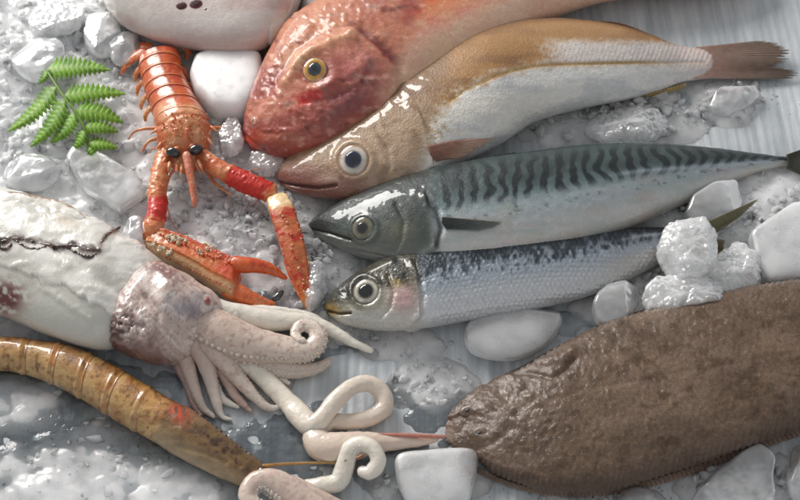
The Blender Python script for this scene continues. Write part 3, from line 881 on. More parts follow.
def c_whi(X, Y, U, V, G):
    yb = curve(YB, X); b = n2(X, Y, 9, 5, 4, 3); f = n2(X, Y, 3.2, 2.6, 3, 11); l = n2(X, Y, 50, 14, 3, 9)
    brown = mixc((160, 118, 74), (138, 100, 64), ss(-0.2, 0.4, l)); brown = mixc(brown, (176, 136, 92), ss(0, 30, yb - Y - 10) * ss(60, 30, yb - Y) * 0.5)
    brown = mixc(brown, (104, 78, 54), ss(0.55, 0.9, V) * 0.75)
    silver = mixc((222, 220, 215), (198, 199, 199), ss(-0.1, 0.4, n2(X, Y, 22, 9, 3, 19)))
    silver = mixc(silver, (216, 210, 200), gauss(X, Y, 500, 105, 70, 20) * 0.7)
    t = ss(-9, 8, Y - yb + b * 11 * ss(560, 480, X) + f * 4)
    c = mixc(brown, silver, t)
    # silver wedge above the lateral line towards the tail
    up = ss(530, 570, X + f * 12) * ss(18, 9, np.abs(Y - (53 + 0.02 * (X - 600))) + 6 * np.abs(b)) * ss(1, -1, Y - yb)
    c = mixc(c, (218, 214, 212), up * 0.9)
    c = mixc(c, (186, 168, 162), up * ss(0.1, 0.6, np.sin(X * 1.35 + Y * 0.5 + 2 * b) + 1.4 * f) * 0.5)
    a, s = dpoly(X, Y, YB[5:]); c = mixc(c, (150, 112, 52), np.exp(-(a / 1.5) ** 2) * 0.85 * ss(690, 620, X))
    c = mixc(c, (206, 180, 174), ss(650, 710, X) * 0.4)
    # speckled gold patch behind the gill
    c = mixc(c, (168, 136, 84), gauss(X, Y, 432, 128, 22, 24) * ss(-0.1, 0.3, f) * 0.8)
    c = mixc(c, (224, 220, 210), gauss(X, Y, 470, 106, 40, 18) * ss(0.0, 0.4, f) * 0.7)
    # head
    hd = ss(438, 412, X + (Y - 150) * 0.25)
    h = mixc((168, 142, 116), (136, 106, 78), ss(8, -18, Y - curve([(270, 168), (345, 140), (420, 105)], X)))
    h = mixc(h, (190, 164, 140), gauss(X, Y, 398, 160, 24, 24) * 0.8)
    h = mixc(h, (146, 96, 88), ss(168, 190, Y + b * 6) * ss(400, 330, X) * 0.85)
    h = mixc(h, (122, 74, 64), np.clip(gauss(X, Y, 296, 180, 34, 16) * 1.2, 0, 1) * 0.85)
    h = mixc(h, (120, 92, 70), ss(0.0, 0.5, n2(X, Y, 16, 10, 4, 47)) * 0.45)
    h = mixc(h, (204, 178, 164), gauss(X, Y, 330, 178, 16, 7) * 0.5)
    h = mixc(h, (112, 84, 62), ss(0.15, 0.5, n2(X, Y, 6, 5, 3, 31)) * 0.35)
    c = mixc(c, h, hd)
    a, s = dpoly(X, Y, [(276, 182), (296, 186), (318, 188), (336, 185)]); c = mixc(c, (84, 48, 42), np.exp(-(a / 1.6) ** 2) * 0.9)
    met = (t * (1 - hd) * 0.15 + up * 0.12)
    return np.concatenate([c, met[..., None]], -1)


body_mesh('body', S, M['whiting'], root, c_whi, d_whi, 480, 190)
eye(S, root, 354, 161, 17, [(0, (30, 40, 60)), (0.5, (90, 90, 100)), (0.54, (176, 164, 142)), (0.64, (200, 192, 184)), (0.78, (206, 196, 184)), (0.88, (166, 138, 114)), (1, (140, 110, 86))], 0.52, M['iris'], M['pupil'], 0.95, 0.0004, (22, 32, 62))
fin('pectoral_fin', root, [on(S, 428, 146, .001), on(S, 431, 154, .001), on(S, 436, 162, .001)], [on(S, 499, 137, .002), on(S, 488, 144, .003), on(S, 462, 158, .004)], M['fin'],
    [(150, 108, 92), (196, 160, 140), (142, 104, 88)], 11, seed=3, jag=0.12, sag=-0.002)
fin('tail_fin', root, [(690, 48, .009), (696, 62, .0095), (692, 79, .008)],
    [(768, 40, .007), (788, 47, .008), (789, 60, .007), (776, 66, .007), (789, 69, .006), (799, 71, .005), (795, 79, .003)], M['fin'],
    [(204, 172, 160), (78, 68, 58), (132, 104, 88)], 26, n=220, jag=0.09, seed=5)
fin('anal_fin', root, [(628, 97, .009), (660, 90, .008), (686, 83, .007)], [(640, 99, .004), (662, 95, .003), (684, 88, .004)], M['fin'],
    [(186, 164, 110), (160, 134, 84), (140, 112, 66)], 16, seed=6)
fin('dorsal_fin', root, [(440, 50, .024), (475, 33, .024), (505, 25, .024)], [(452, 44, .026), (478, 30, .025), (503, 22, .025)], M['fin'],
    [(120, 88, 54), (96, 70, 44), (84, 60, 40)], 14, seed=7)
fin('dorsal_fin', root, [(580, 22, .020), (620, 26, .018), (660, 40, .013)], [(590, 20, .022), (622, 23.5, .020), (660, 38, .014)], M['fin'],
    [(120, 88, 54), (96, 70, 44), (84, 60, 40)], 18, seed=8)

# ------------------------------------------------------------------ mackerel
root = thing('striped_mackerel', tuple(P(550, 200, 0)), 'mackerel with wavy dark green bars on its back lying between brown fish and silver fish', 'fish')
S = Body([(307, 223, 309, 230), (325, 210, 328, 243), (352, 196, 358, 256), (392, 180, 396, 266), (440, 167, 445, 268), (500, 156, 505, 262), (560, 148, 565, 250),
          (620, 143, 620, 232), (675, 145, 671, 210), (720, 149, 715, 190), (760, 154, 756, 173), (788, 157, 786, 166), (806, 157, 805, 163)],
         k=[.75, .65, .56, .52, .5, .5, .5, .5, .5, .52, .6, .6, .5], zlift=0.001, round0=0.01, round1=0.0)
MT = [(300, 226), (325, 210), (352, 196), (392, 180), (440, 167), (500, 156), (560, 148), (620, 143), (675, 145), (720, 149), (760, 154), (800, 158)]
MB_ = [(300, 230), (328, 243), (358, 256), (396, 266), (445, 268), (505, 262), (565, 250), (620, 232), (671, 210), (715, 190), (756, 173), (800, 163)]


def d_mac(X, Y, U, V, G):
    a, s = dpoly(X, Y, [(310, 229), (330, 234), (350, 240)]); d = -0.0016 * np.exp(-(a / 1.6) ** 2)
    a, s = dpoly(X, Y, [(424, 196), (436, 210), (441, 228), (436, 246), (420, 258)]); d += np.where(X < 426 + 0.2 * (Y - 196), 0.0014, -0.0014) * np.exp(-(a / 3.5) ** 2)
    a, s = dpoly(X, Y, [(396, 204), (404, 220), (402, 238), (394, 252)]); d -= 0.0009 * np.exp(-(a / 2.5) ** 2)
    d += 0.0011 * np.exp(-((np.hypot(X - 364, Y - 229) - 13) / 3) ** 2)
    d += 0.0003 * n2(X, Y, 9, 7, 3, 4)
    for q in range(6):
        a, s = dpoly(X, Y, [(330 + 3 * q, 246 + q), (352 + 8 * q, 250 + 1.5 * q)]); d -= 0.0002 * np.exp(-(a / 1) ** 2)
    return d


def c_mac(X, Y, U, V, G):
    yt = curve(MT, X); yb = curve(MB_, X); w = np.maximum(yb - yt, 4)
    q = (Y - yt) / w                      # 0 at the back edge, 1 at the belly
    f = n2(X, Y, 4, 3, 3, 11); b = n2(X, Y, 24, 14, 3, 5)
    back = mixc((64, 78, 76), (52, 63, 61), ss(-0.2, 0.3, b))
    back = mixc(back, (126, 142, 146), ss(0.2, 0.42, q) * 0.6)
    ph = X / 14.2 + 0.24 * np.sin(q * 13 + X * 0.03) - 0.7 * q + 0.5 * n2(X, Y, 24, 12, 2, 8)
    bar = ss(-0.25, 0.35, np.sin(ph * 2 * np.pi) + 0.25 * f)
    bar = bar * ss(0.50, 0.36, q + 0.10 * n2(X, Y, 12, 40, 2, 14)) * ss(428, 452, X)
    blot = ss(0.22, 0.4, n2(X, Y, 10, 6, 2, 33)) * ss(0.45, 0.3, q) * ss(450, 410, X) * ss(395, 420, X)
    back = mixc(back, (18, 27, 31), np.clip(bar + blot * 0.8, 0, 1) * 0.92)
    back = mixc(back, (52, 68, 68), ss(0.10, 0.0, q) * 0.8)
    flank = mixc((166, 174, 178), (190, 191, 188), ss(0.5, 0.75, q))
    flank = mixc(flank, (152, 142, 134), ss(0.75, 1.0, q) * 0.6)
    flank = mixc(flank, (176, 164, 148), ss(0.1, 0.5, b) * 0.3)
    flank = mixc(flank, (150, 172, 164), ss(0.0, 0.5, n2(X, Y, 30, 8, 3, 71)) * 0.4)
    flank = mixc(flank, (186, 166, 166), ss(0.05, 0.5, n2(X, Y, 36, 9, 3, 73)) * 0.35)
    fl = ss(0.34, 0.50, q + 0.03 * f)
    c = mixc(back, flank, fl)
    a, s = dpoly(X, Y, [(500, 212), (560, 182), (640, 171), (770, 161)]); c = mixc(c, (186, 196, 206), np.exp(-(a / 2.6) ** 2) * 0.55 * ss(590, 640, X))
    sp = ss(0.25, 0.5, n2(X, Y, 6, 3, 2, 55)) * ss(0.42, 0.5, q) * ss(0.62, 0.54, q); c = mixc(c, (78, 90, 94), sp * 0.5)
    hd = ss(440, 424, X - 0.1 * (Y - 220))
    h = mixc((44, 51, 49), (84, 90, 85), ss(0.25, 0.7, q))
    h = mixc(h, (140, 143, 138), ss(0.66, 0.98, q) * 0.9)
    h = mixc(h, (60, 66, 62), gauss(X, Y, 420, 215, 18, 22) * 0.6)
    h = mixc(h, (124, 118, 96), gauss(X, Y, 400, 232, 16, 14) * 0.5)
    h = mixc(h, (42, 48, 46), gauss(X, Y, 318, 226, 16, 7) * 0.7)
    h = mixc(h, (48, 54, 54), ss(0.1, 0.4, n2(X, Y, 9, 7, 3, 61)) * 0.5 * ss(0.6, 0.3, q))
    c = mixc(c, h, hd)
    a, s = dpoly(X, Y, [(310, 229), (330, 234), (350, 240)]); c = mixc(c, (40, 40, 38), np.exp(-(a / 1.6) ** 2) * 0.8)
    a, s = dpoly(X, Y, [(424, 196), (436, 210), (441, 228), (436, 246)]); c = mixc(c, (36, 42, 44), np.exp(-((a) / 2.6) ** 2) * 0.75)
    met = 0.25 * fl * (1 - 0.5 * hd) + 0.08
    return np.concatenate([c, met[..., None]], -1)


body_mesh('body', S, M['fish'], root, c_mac, d_mac, 520, 190)
eye(S, root, 364, 229, 11.5, [(0, (30, 32, 30)), (0.45, (50, 50, 44)), (0.55, (108, 102, 82)), (0.82, (120, 116, 98)), (0.92, (84, 86, 78)), (1, (66, 70, 66))], 0.5, M['iris'], M['pupil'], 1.0, 0.0003, (34, 36, 34))
fin('pectoral_fin', root, [on(S, 442, 217, .001), on(S, 442, 223, .001), on(S, 446, 229, .001)], [on(S, 505, 222, .002), on(S, 498, 226, .002), on(S, 480, 230, .002)], M['fin'],
    [(74, 82, 80), (112, 118, 114), (56, 62, 60)], 10, seed=13)
fin('tail_fin', root, [(786, 155, .008), (788, 161, .008), (786, 168, .008)], [(822, 142, .010), (806, 160, .008), (822, 186, .004)], M['fin'],
    [(74, 78, 66), (56, 58, 48), (44, 48, 42)], 16, seed=14)
fin('dorsal_fin', root, [(462, 163, .028), (490, 158, .028), (515, 154.5, .028)], [(476, 158.5, .030), (496, 155, .030), (516, 152, .029)], M['fin'],
    [(60, 70, 66), (46, 54, 52), (40, 46, 44)], 9, seed=15)

# ------------------------------------------------------------------ silver fish
root = thing('silver_fish', tuple(P(510, 270, 0)), 'silver scaled fish with dark blue back and yellow jaw, tail raised behind ice lumps', 'fish')
S = Body([(322, 305, 324, 312), (337, 287, 340, 323), (360, 270, 368, 330), (396, 252, 405, 331), (442, 239, 449, 325), (492, 231, 500, 316), (540, 227, 550, 307),
          (590, 226, 600, 293), (636, 227, 641, 274), (676, 227, 679, 253), (704, 226, 706, 238), (722, 226, 724, 232)],
         k=[.75, .62, .52, .48, .46, .46, .46, .46, .45, .43, .4, .4], zlift=0.001, round0=0.012, round1=0.0)
ST_ = [(320, 305), (337, 287), (360, 270), (396, 252), (442, 239), (492, 231), (540, 227), (590, 226), (636, 227), (706, 225)]
SB_ = [(320, 312), (340, 323), (368, 330), (405, 331), (449, 325), (500, 316), (550, 307), (600, 293), (641, 274), (706, 238)]


def d_sil(X, Y, U, V, G):
    a, s = dpoly(X, Y, [(324, 311), (338, 314), (350, 313)]); d = -0.0018 * np.exp(-(a / 1.6) ** 2)
    a, s = dpoly(X, Y, [(410, 262), (420, 278), (424, 296), (420, 314), (408, 326)]); d += np.where(X < 415 + 0.1 * (Y - 262), 0.0013, -0.0010) * np.exp(-(a / 3) ** 2)
    a, s = dpoly(X, Y, [(388, 276), (394, 292), (390, 308), (380, 318)]); d -= 0.0010 * np.exp(-(a / 2.2) ** 2)
    d += 0.0012 * np.exp(-((np.hypot(X - 366, Y - 292) - 15) / 3) ** 2)
    d += 0.0004 * n2(X, Y, 8, 6, 3, 4) * ss(440, 400, X)
    a, s = dpoly(X, Y, [(340, 290), (362, 276), (392, 262)]); d += 0.0008 * np.exp(-(a / 3) ** 2)
    # overlapping scales
    row = (Y - curve(ST_, X)) / 4.6
    col = X / 5.2 + 0.5 * (np.floor(row) % 2)
    fx = col - np.floor(col) - 0.5; fy = row - np.floor(row) - 0.5
    sc_ = np.clip(1 - (fx * fx + fy * fy) * 2.6 - 0.5 * fx, 0, 1)
    return d + 0.00028 * (sc_ - 0.5) * ss(425, 445, X)


def c_sil(X, Y, U, V, G):
    yt = curve(ST_, X); yb = curve(SB_, X); q = (Y - yt) / np.maximum(yb - yt, 4)
    f = n2(X, Y, 3.5, 4.5, 3, 11); g = n2(X, Y, 2.6, 9, 3, 21); b = n2(X, Y, 20, 14, 3, 5)
    back = mixc((38, 46, 54), (76, 86, 96), ss(0.0, 0.5, f + 0.3 * b))
    back = mixc(back, (34, 42, 44), ss(0.14, 0.0, q) * 0.8)
    flank = mixc((158, 166, 174), (196, 198, 200), ss(0.5, 0.72, q))
    flank = mixc(flank, (112, 120, 130), ss(0.05, 0.45, g) * ss(0.62, 0.4, q) * 0.7)
    flank = mixc(flank, (168, 160, 150), ss(570, 640, X) * ss(0.4, 0.6, q) * 0.5)
    fl = ss(-0.11, 0.11, q - 0.36 + 0.16 * f + 0.14 * g + 0.10 * ss(560, 640, X))
    c = mixc(back, flank, fl)
    row = (Y - yt) / 4.6; col = X / 5.2 + 0.5 * (np.floor(row) % 2)
    fx = col - np.floor(col); c = mixc(c, (134, 142, 152), ss(0.75, 0.98, fx) * 0.35 * ss(430, 445, X))
    a, s = dpoly(X, Y, [(590, 246), (640, 236), (690, 231)]); c = mixc(c, (214, 220, 226), np.exp(-(a / 2.0) ** 2) * ss(610, 640, X) * 0.6)
    # head
    hd = ss(428, 412, X - 0.08 * (Y - 290))
    h = mixc((66, 62, 50), (170, 166, 152), ss(0.30, 0.62, q + 0.2 * b))
    h = mixc(h, (198, 196, 190), ss(0.6, 0.85, q) * 0.9)
    h = mixc(h, (196, 156, 156), gauss(X, Y, 404, 297, 14, 15) * 0.85)
    h = mixc(h, (150, 118, 44), gauss(X, Y, 331, 310, 9, 7) * 0.95)
    h = mixc(h, (150, 128, 60), gauss(X, Y, 398, 280, 8, 6) * 0.7)
    h = mixc(h, (40, 42, 36), gauss(X, Y, 342, 296, 12, 8, -0.7) * 0.8)
    h = mixc(h, (34, 38, 34), ss(0.0, 0.4, n2(X, Y, 9, 6, 3, 41)) * ss(0.55, 0.25, q) * 0.8)
    h = mixc(h, (36, 36, 30), gauss(X, Y, 404, 274, 8, 5) * 0.7)
    c = mixc(c, h, hd)
    a, s = dpoly(X, Y, [(324, 311), (338, 314), (350, 313)]); c = mixc(c, (60, 44, 26), np.exp(-(a / 1.5) ** 2) * 0.8)
    met = 0.25 * fl * (1 - hd) + 0.15 * hd * ss(0.4, 0.7, q) + 0.1
    return np.concatenate([c, met[..., None]], -1)


body_mesh('body', S, M['scaly'], root, c_sil, d_sil, 640, 230)
eye(S, root, 366, 292, 13.5, [(0, (14, 14, 16)), (0.5, (40, 40, 36)), (0.55, (120, 112, 90)), (0.64, (182, 178, 166)), (0.8, (188, 184, 172)), (0.9, (104, 96, 78)), (1, (52, 52, 46))], 0.5, M['iris'], M['pupil'], 1.0, 0.0003, (10, 11, 13))
fin('dorsal_fin', root, [(494, 231, .030), (525, 228, .030), (560, 228, .029)], [(505, 226, .033), (528, 224.5, .032), (558, 226, .031)], M['fin'],
    [(104, 96, 48), (88, 80, 40), (60, 58, 36)], 12, seed=23)
fin('tail_fin', root, [(694, 228, .020), (697, 233, .020), (694, 240, .019)], [(762, 197, .034), (744, 214, .028), (716, 234, .018)], M['fin'],
    [(128, 128, 96), (92, 92, 70), (84, 86, 66)], 16, seed=24)
fin('tail_fin', root, [(694, 236, .018), (696, 240, .017), (692, 246, .016)], [(726, 240, .014), (724, 252, .010), (716, 262, .006)], M['fin'],
    [(110, 100, 66), (84, 78, 54), (70, 66, 48)], 10, seed=25)

# ------------------------------------------------------------------ flatfish
root = thing('brown_flatfish', tuple(P(640, 390, 0)), 'large brown flatfish with sandpaper skin filling the lower right corner', 'fish')
S = Body([(444, 424, 445, 440), (450, 411, 456, 450), (462, 398, 473, 457), (484, 383, 498, 475), (518, 368, 536, 490), (560, 345, 584, 493), (620, 318, 640, 484), (690, 298, 706, 464),
          (760, 285, 770, 440), (830, 276, 836, 418), (880, 272, 884, 402)], k=0.30, zlift=0.0015, hmax=0.0165, power=0.8, round0=0.012, round1=0.0)


def d_sol(X, Y, U, V, G):
    d = 0.0004 * n2(X, Y, 4, 4, 3, 3) + 0.0012 * n2(X, Y, 60, 30, 3, 5)
    a, s = dpoly(X, Y, [(508, 372), (530, 372), (552, 378), (566, 370), (574, 360)]); d -= 0.0018 * np.exp(-(a / 3) ** 2)
    a, s = dpoly(X, Y, [(540, 362), (562, 358), (572, 352)]); d += 0.0020 * np.exp(-(a / 5) ** 2)
    a, s = dpoly(X, Y, [(448, 420), (458, 416), (466, 410)]); d -= 0.0016 * np.exp(-(a / 2.2) ** 2)
    d += 0.0016 * gauss(X, Y, 478, 434, 8) + 0.0014 * gauss(X, Y, 492, 400, 10, 7)
    a, s = dpoly(X, Y, [(470, 452), (492, 444), (506, 432), (520, 410)]); d -= 0.0008 * np.exp(-(a / 4) ** 2)
    d += 0.0013 * n2(X, Y, 15, 9, 3, 9) * gauss(X, Y, 500, 405, 60, 40)
    for (gx_, gy_, ra, rb, an, hm) in ((528, 398, 7, 5, 0.4, 2.0), (521, 386, 4, 3, 0, 1.1), (540, 404, 6, 3.5, 0.2, 1.4), (508, 374, 8, 3, 0.6, 1.2), (488, 394, 9, 5, 0.3, 1.6), (474, 410, 8, 5, 0.2, 1.4), (500, 402, 6, 4, 0.2, 1.1), (472, 432, 7, 4, 0, 1.2), (498, 434, 8, 4, 0.3, 1.2), (514, 420, 6, 4, 0.2, 0.9), (458, 424, 5, 6, 0, 1.1)):
        d += hm * 0.001 * gauss(X + 2.5 * n2(X, Y, 7, 6, 2, 81), Y, gx_, gy_, ra, rb, an)
    a, s = dpoly(X, Y, [(575, 390), (650, 378), (800, 352)]); d -= 0.0004 * np.exp(-(a / 2) ** 2)
    ed = ss(0.86, 0.97, np.abs(V))
    d -= 0.0008 * ed * (0.5 + 0.5 * np.sin(X * 1.1 + Y * 0.3))
    return d


def c_sol(X, Y, U, V, G):
    l = n2(X, Y, 46, 24, 4, 3); m = n2(X, Y, 13, 9, 4, 7); f = n2(X, Y, 2.2, 2.0, 3, 11)
    c = mixc((98, 78, 62), (116, 95, 78), ss(-0.3, 0.4, l))
    c = mixc(c, (72, 52, 36), ss(0.0, 0.4, m) * 0.7)
    c = mixc(c, (146, 124, 106), ss(0.15, 0.55, f) * 0.25)
    c = mixc(c, (74, 56, 42), ss(-0.15, -0.5, f) * 0.25)
    c = mixc(c, (112, 88, 62), ss(0.2, 0.5, n2(X, Y, 9, 9, 3, 29)) * 0.3)
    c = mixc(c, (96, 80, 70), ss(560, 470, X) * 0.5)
    c = mixc(c, (186, 170, 158), ss(0.25, 0.55, n2(X, Y, 7, 4, 3, 43)) * gauss(X, Y, 495, 400, 38, 20) * 0.6)
    c = mixc(c, (150, 128, 118), gauss(X, Y, 447, 432, 7, 12) * 0.7)
    a, s = dpoly(X, Y, [(508, 372), (530, 372), (552, 378), (566, 370)]); c = mixc(c, (62, 46, 36), np.exp(-(a / 3) ** 2) * 0.35)
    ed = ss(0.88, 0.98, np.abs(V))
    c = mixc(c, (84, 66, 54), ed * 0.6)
    wet = np.clip(gauss(X, Y, 500, 402, 60, 34) * 1.2, 0, 1) * ss(0.0, 0.35, n2(X, Y, 9, 6, 3, 71))
    return np.concatenate([c, wet[..., None]], -1)


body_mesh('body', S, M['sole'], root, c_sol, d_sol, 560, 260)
eye(S, root, 480, 434, 6.5, [(0, (40, 34, 28)), (0.4, (84, 66, 54)), (0.7, (112, 90, 74)), (1, (100, 80, 66))], 0.3, M['fin'], M['fin'], 1.3, 0.0004)
eye(S, root, 468, 411, 5.5, [(0, (40, 34, 28)), (0.4, (80, 64, 52)), (0.7, (108, 86, 72)), (1, (100, 80, 66))], 0.3, M['fin'], M['fin'], 1.5, 0.0004)
fin('pectoral_fin', root, [(566, 374, .0195), (571, 368, .0195), (574, 362, .0195)], [(582, 378, .021), (586, 370, .021), (584, 362, .021)], M['fin'],
    [(94, 74, 58), (72, 56, 44), (60, 46, 36)], 7, seed=33)
bl = [(462, 464), (500, 481), (540, 491), (590, 493), (640, 485), (700, 467), (770, 441), (840, 418)]
fin('fringe_fin', root, [(x, y - 3, .0075) for x, y in bl], [(x + 4, y + 4.5, .002) for x, y in bl], M['fin'], [(104, 82, 68), (140, 118, 104), (70, 54, 44)], 90, n=620, seed=34, jag=0.12, ridge=0.0003)
bl = [(490, 381), (518, 369), (560, 346), (620, 319), (690, 299), (760, 286), (840, 277)]
fin('fringe_fin', root, [(x, y + 4, .009) for x, y in bl], [(x + 3, y - 3, .004) for x, y in bl], M['fin'], [(104, 84, 68), (120, 98, 80), (74, 58, 46)], 80, n=560, seed=35, jag=0.12, ridge=0.0003)
# ------------------------------------------------------------------ squid
root = thing('squid', tuple(P(130, 290, 0)), 'whole white squid with pinkish purple head and spread curling arms at the left', 'squid')
S = Body([(-80, 178, -84, 282), (-30, 183, -36, 304), (20, 192, 10, 322), (60, 203, 50, 339), (100, 220, 85, 350), (135, 240, 108, 351), (160, 258, 122, 343), (176, 272, 132, 332)],
         k=[.5, .5, .5, .5, .5, .5, .52, .5], zlift=0.001, hmax=0.024, round0=0.05, round1=0.04)


TEAR = [(-20, 268), (0, 266), (20, 272), (40, 281), (62, 286), (80, 298), (98, 306), (118, 318), (140, 326)]


def tear(X, Y):
    """positive above the torn edge of the outer skin"""
    return curve(TEAR, X) - Y + 7 * n2(X, Y, 11, 9, 4, 8)


def d_sq(X, Y, U, V, G):
    up = ss(-1.0, 1.5, tear(X, Y))
    d = 0.0007 * n2(X, Y, 46, 26, 3, 4) + up * 0.0007
    d += up * (0.0007 * n2(X, Y, 15, 7, 4, 6) + 0.0009 * ss(0.15, 0.5, n2(X, Y, 24, 8, 3, 66)))
    a, s = dpoly(X, Y, [(55, 248), (80, 262), (105, 282), (125, 296)]); d -= 0.0016 * np.exp(-(a / 5) ** 2)
    a, s = dpoly(X, Y, [(40, 286), (62, 300), (90, 318)]); d += 0.0008 * np.exp(-((a + 4 * n2(X, Y, 6, 5, 3, 18)) / 3) ** 2)
    return d


def c_sq(X, Y, U, V, G):
    f = n2(X, Y, 5, 4, 4, 3); b = n2(X, Y, 26, 14, 3, 6)
    up = ss(-1.0, 1.5, tear(X, Y))
    c = mixc((204, 202, 192), mixc((232, 229, 222), (208, 205, 196), ss(-0.1, 0.4, b)), up)
    c = mixc(c, (176, 168, 158), np.exp(-(tear(X, Y) / 1.6) ** 2) * 0.45)
    c = mixc(c, (210, 196, 176), gauss(X, Y, 66, 222, 16, 8, 0.3) * 0.6)
    c = mixc(c, (110, 62, 56), np.clip(gauss(X, Y, 6, 298, 16, 14) * 1.4, 0, 1) * ss(-0.35, 0.1, f))
    a, s = dpoly(X, Y, [(100, 246), (106, 236), (116, 230)]); c = mixc(c, (92, 72, 58), np.exp(-((a + 2.5 * f) / 2.2) ** 2) * 0.9)
    c = mixc(c, (56, 44, 38), gauss(X, Y, 116, 229, 4) * 0.95)
    a, s = dpoly(X, Y, [(0, 243), (14, 238), (36, 243), (60, 247), (72, 245), (88, 250), (98, 252)]); c = mixc(c, (58, 42, 38), np.exp(-((a + 5 * f) / 2.6) ** 2) * 0.9)
    c = mixc(c, (82, 58, 52), np.clip(gauss(X, Y, 94, 251, 8, 6) + gauss(X, Y, 3, 244, 9, 6), 0, 1) * ss(-0.2, 0.15, f))
    c = mixc(c, (150, 118, 112), ss(0.93, 0.99, U + 0.02 * f) * 0.8)
    return c


body_mesh('mantle', S, M['squid'], root, c_sq, d_sq, 420, 190)
# fin flap folded over the mantle
Sf = Body([(-60, 184, -60, 226), (-20, 188, -22, 240), (20, 193, 16, 243), (50, 198, 46, 242), (72, 206, 66, 240), (86, 218, 80, 236), (90, 224, 87, 231)], k=0.10, zlift=0.041, hmax=0.0035, round0=0.0, round1=0.05)


def c_fl(X, Y, U, V, G):
    f = n2(X, Y, 5, 4, 4, 13)
    c = mixc((226, 222, 212), (206, 198, 184), ss(0, 0.5, n2(X, Y, 18, 10, 3, 2)))
    c = mixc(c, (196, 184, 160), gauss(X, Y, 64, 224, 16, 8, 0.3) * 0.8)
    c = mixc(c, (120, 88, 66), ss(0.80, 0.97, np.abs(V) + 0.12 * f) * ss(-0.2, 0.3, n2(X, Y, 22, 9, 3, 5)) * 0.85)
    return mixc(c, (128, 92, 70), ss(0.93, 1, U + 0.04 * f) * 0.8)


body_mesh('fin', Sf, M['squid'], root, c_fl, lambda X, Y, U, V, G: 0.0012 * n2(X, Y, 20, 12, 3, 8) * (np.sin(np.arccos(np.clip(V, -1, 1))) + 0.3), 200, 120)
# ragged dark skin left along the fold
for pts in ([(-4, 243), (8, 240), (18, 239), (30, 241), (44, 244), (58, 246), (70, 245), (82, 248), (92, 250), (99, 251)], [(14, 239), (24, 246), (36, 249), (46, 247)], [(66, 246), (76, 252), (88, 257), (97, 254)], [(-3, 246), (6, 249), (12, 244)],
            [(100, 244), (105, 237), (110, 232), (117, 229), (120, 226)]):
    q3 = []
    for (x, y) in pts:
        q3.append(on(S, x, y, 0.0006) + (rng.uniform(0.9, 2.3),))
    tube('skin_fold', q3, M['squid_head'], root, lambda U, A, G: mixc((70, 52, 46), (150, 128, 112), ss(0.0, 0.5, fbm(G * 500, 3, 3))), 90, 14, .7, lambda U, A, G: 0.0009 * fbm(G * 420, 3, 6))
# head
Sh = Body([(150, 262, 100, 338), (168, 264, 112, 350), (190, 274, 136, 362), (212, 290, 158, 366), (228, 306, 178, 362), (238, 318, 196, 356), (243, 326, 212, 346)],
          k=[.55, .62, .62, .58, .52, .45, .4], zlift=0.003, round0=0.05, round1=0.08, hmax=0.023)


def c_hd(X, Y, U, V, G):
    f = n2(X, Y, 2.4, 2.4, 3, 3); b = n2(X, Y, 14, 12, 3, 6); st = n2(X + Y, Y - X, 26, 4, 3, 16)
    c = mixc((220, 208, 200), (198, 180, 170), ss(-0.2, 0.4, b))
    c = mixc(c, (164, 130, 122), ss(0.05, 0.45, st) * 0.4)
    c = mixc(c, (130, 98, 98), ss(0.15, 0.5, f) * 0.45)
    c = mixc(c, (134, 102, 100), np.clip(gauss(X, Y, 164, 274, 18, 9, 0.6) * 1.2, 0, 1) * ss(-0.5, 0.1, f))
    low = ss(-6, 22, (Y - 330) - 0.42 * (X - 130) + 8 * b)
    c = mixc(c, (112, 80, 74), low * 0.8)
    c = mixc(c, (92, 66, 64), np.clip(gauss(X, Y, 122, 328, 18, 13) * 1.2, 0, 1) * ss(0.25, -0.25, n2(X, Y, 6, 4, 4, 9)))
    c = mixc(c, (146, 138, 150), gauss(X, Y, 190, 310, 18, 6, 0.2) * 0.8)
    c = mixc(c, (196, 172, 160), ss(0.72, 1, U) * 0.6)
    return c


def d_hd(X, Y, U, V, G):
    st = n2(X + Y, Y - X, 26, 4, 3, 16)
    d = 0.0008 * n2(X, Y, 18, 14, 3, 5) + 0.0004 * st
    d += 0.0034 * gauss(X, Y, 192, 296, 20, 11, 0.3) + 0.0024 * gauss(X, Y, 166, 282, 10, 12)
    d += 0.0034 * n2(X, Y, 6, 4, 4, 9) * gauss(X, Y, 124, 322, 26, 20)
    a, s = dpoly(X, Y, [(146, 296), (158, 312), (158, 332), (150, 346)]); d -= 0.0024 * np.exp(-(a / 3) ** 2)
    a, s = dpoly(X, Y, [(168, 300), (184, 314), (206, 320)]); return d - 0.0016 * np.exp(-(a / 2.5) ** 2)


body_mesh('head', Sh, M['squid_head'], root, c_hd, d_hd, 260, 170)
p, n = Sh.point(205, 303)
e = dome('eye', p - n * 0.0002, n, 9 * PX, 0.0034, M['squid'], root, [(0, (176, 120, 112)), (0.4, (186, 130, 120)), (0.5, (222, 210, 204)), (1, (200, 186, 182))], 1.25)
dome('pupil', p + n * 0.0026, n + np.array([0.5, -0.2, 0]), 3.6 * PX, 0.0010, M['squid'], e, [(0, (150, 84, 80)), (1, (190, 130, 122))], 1.2)


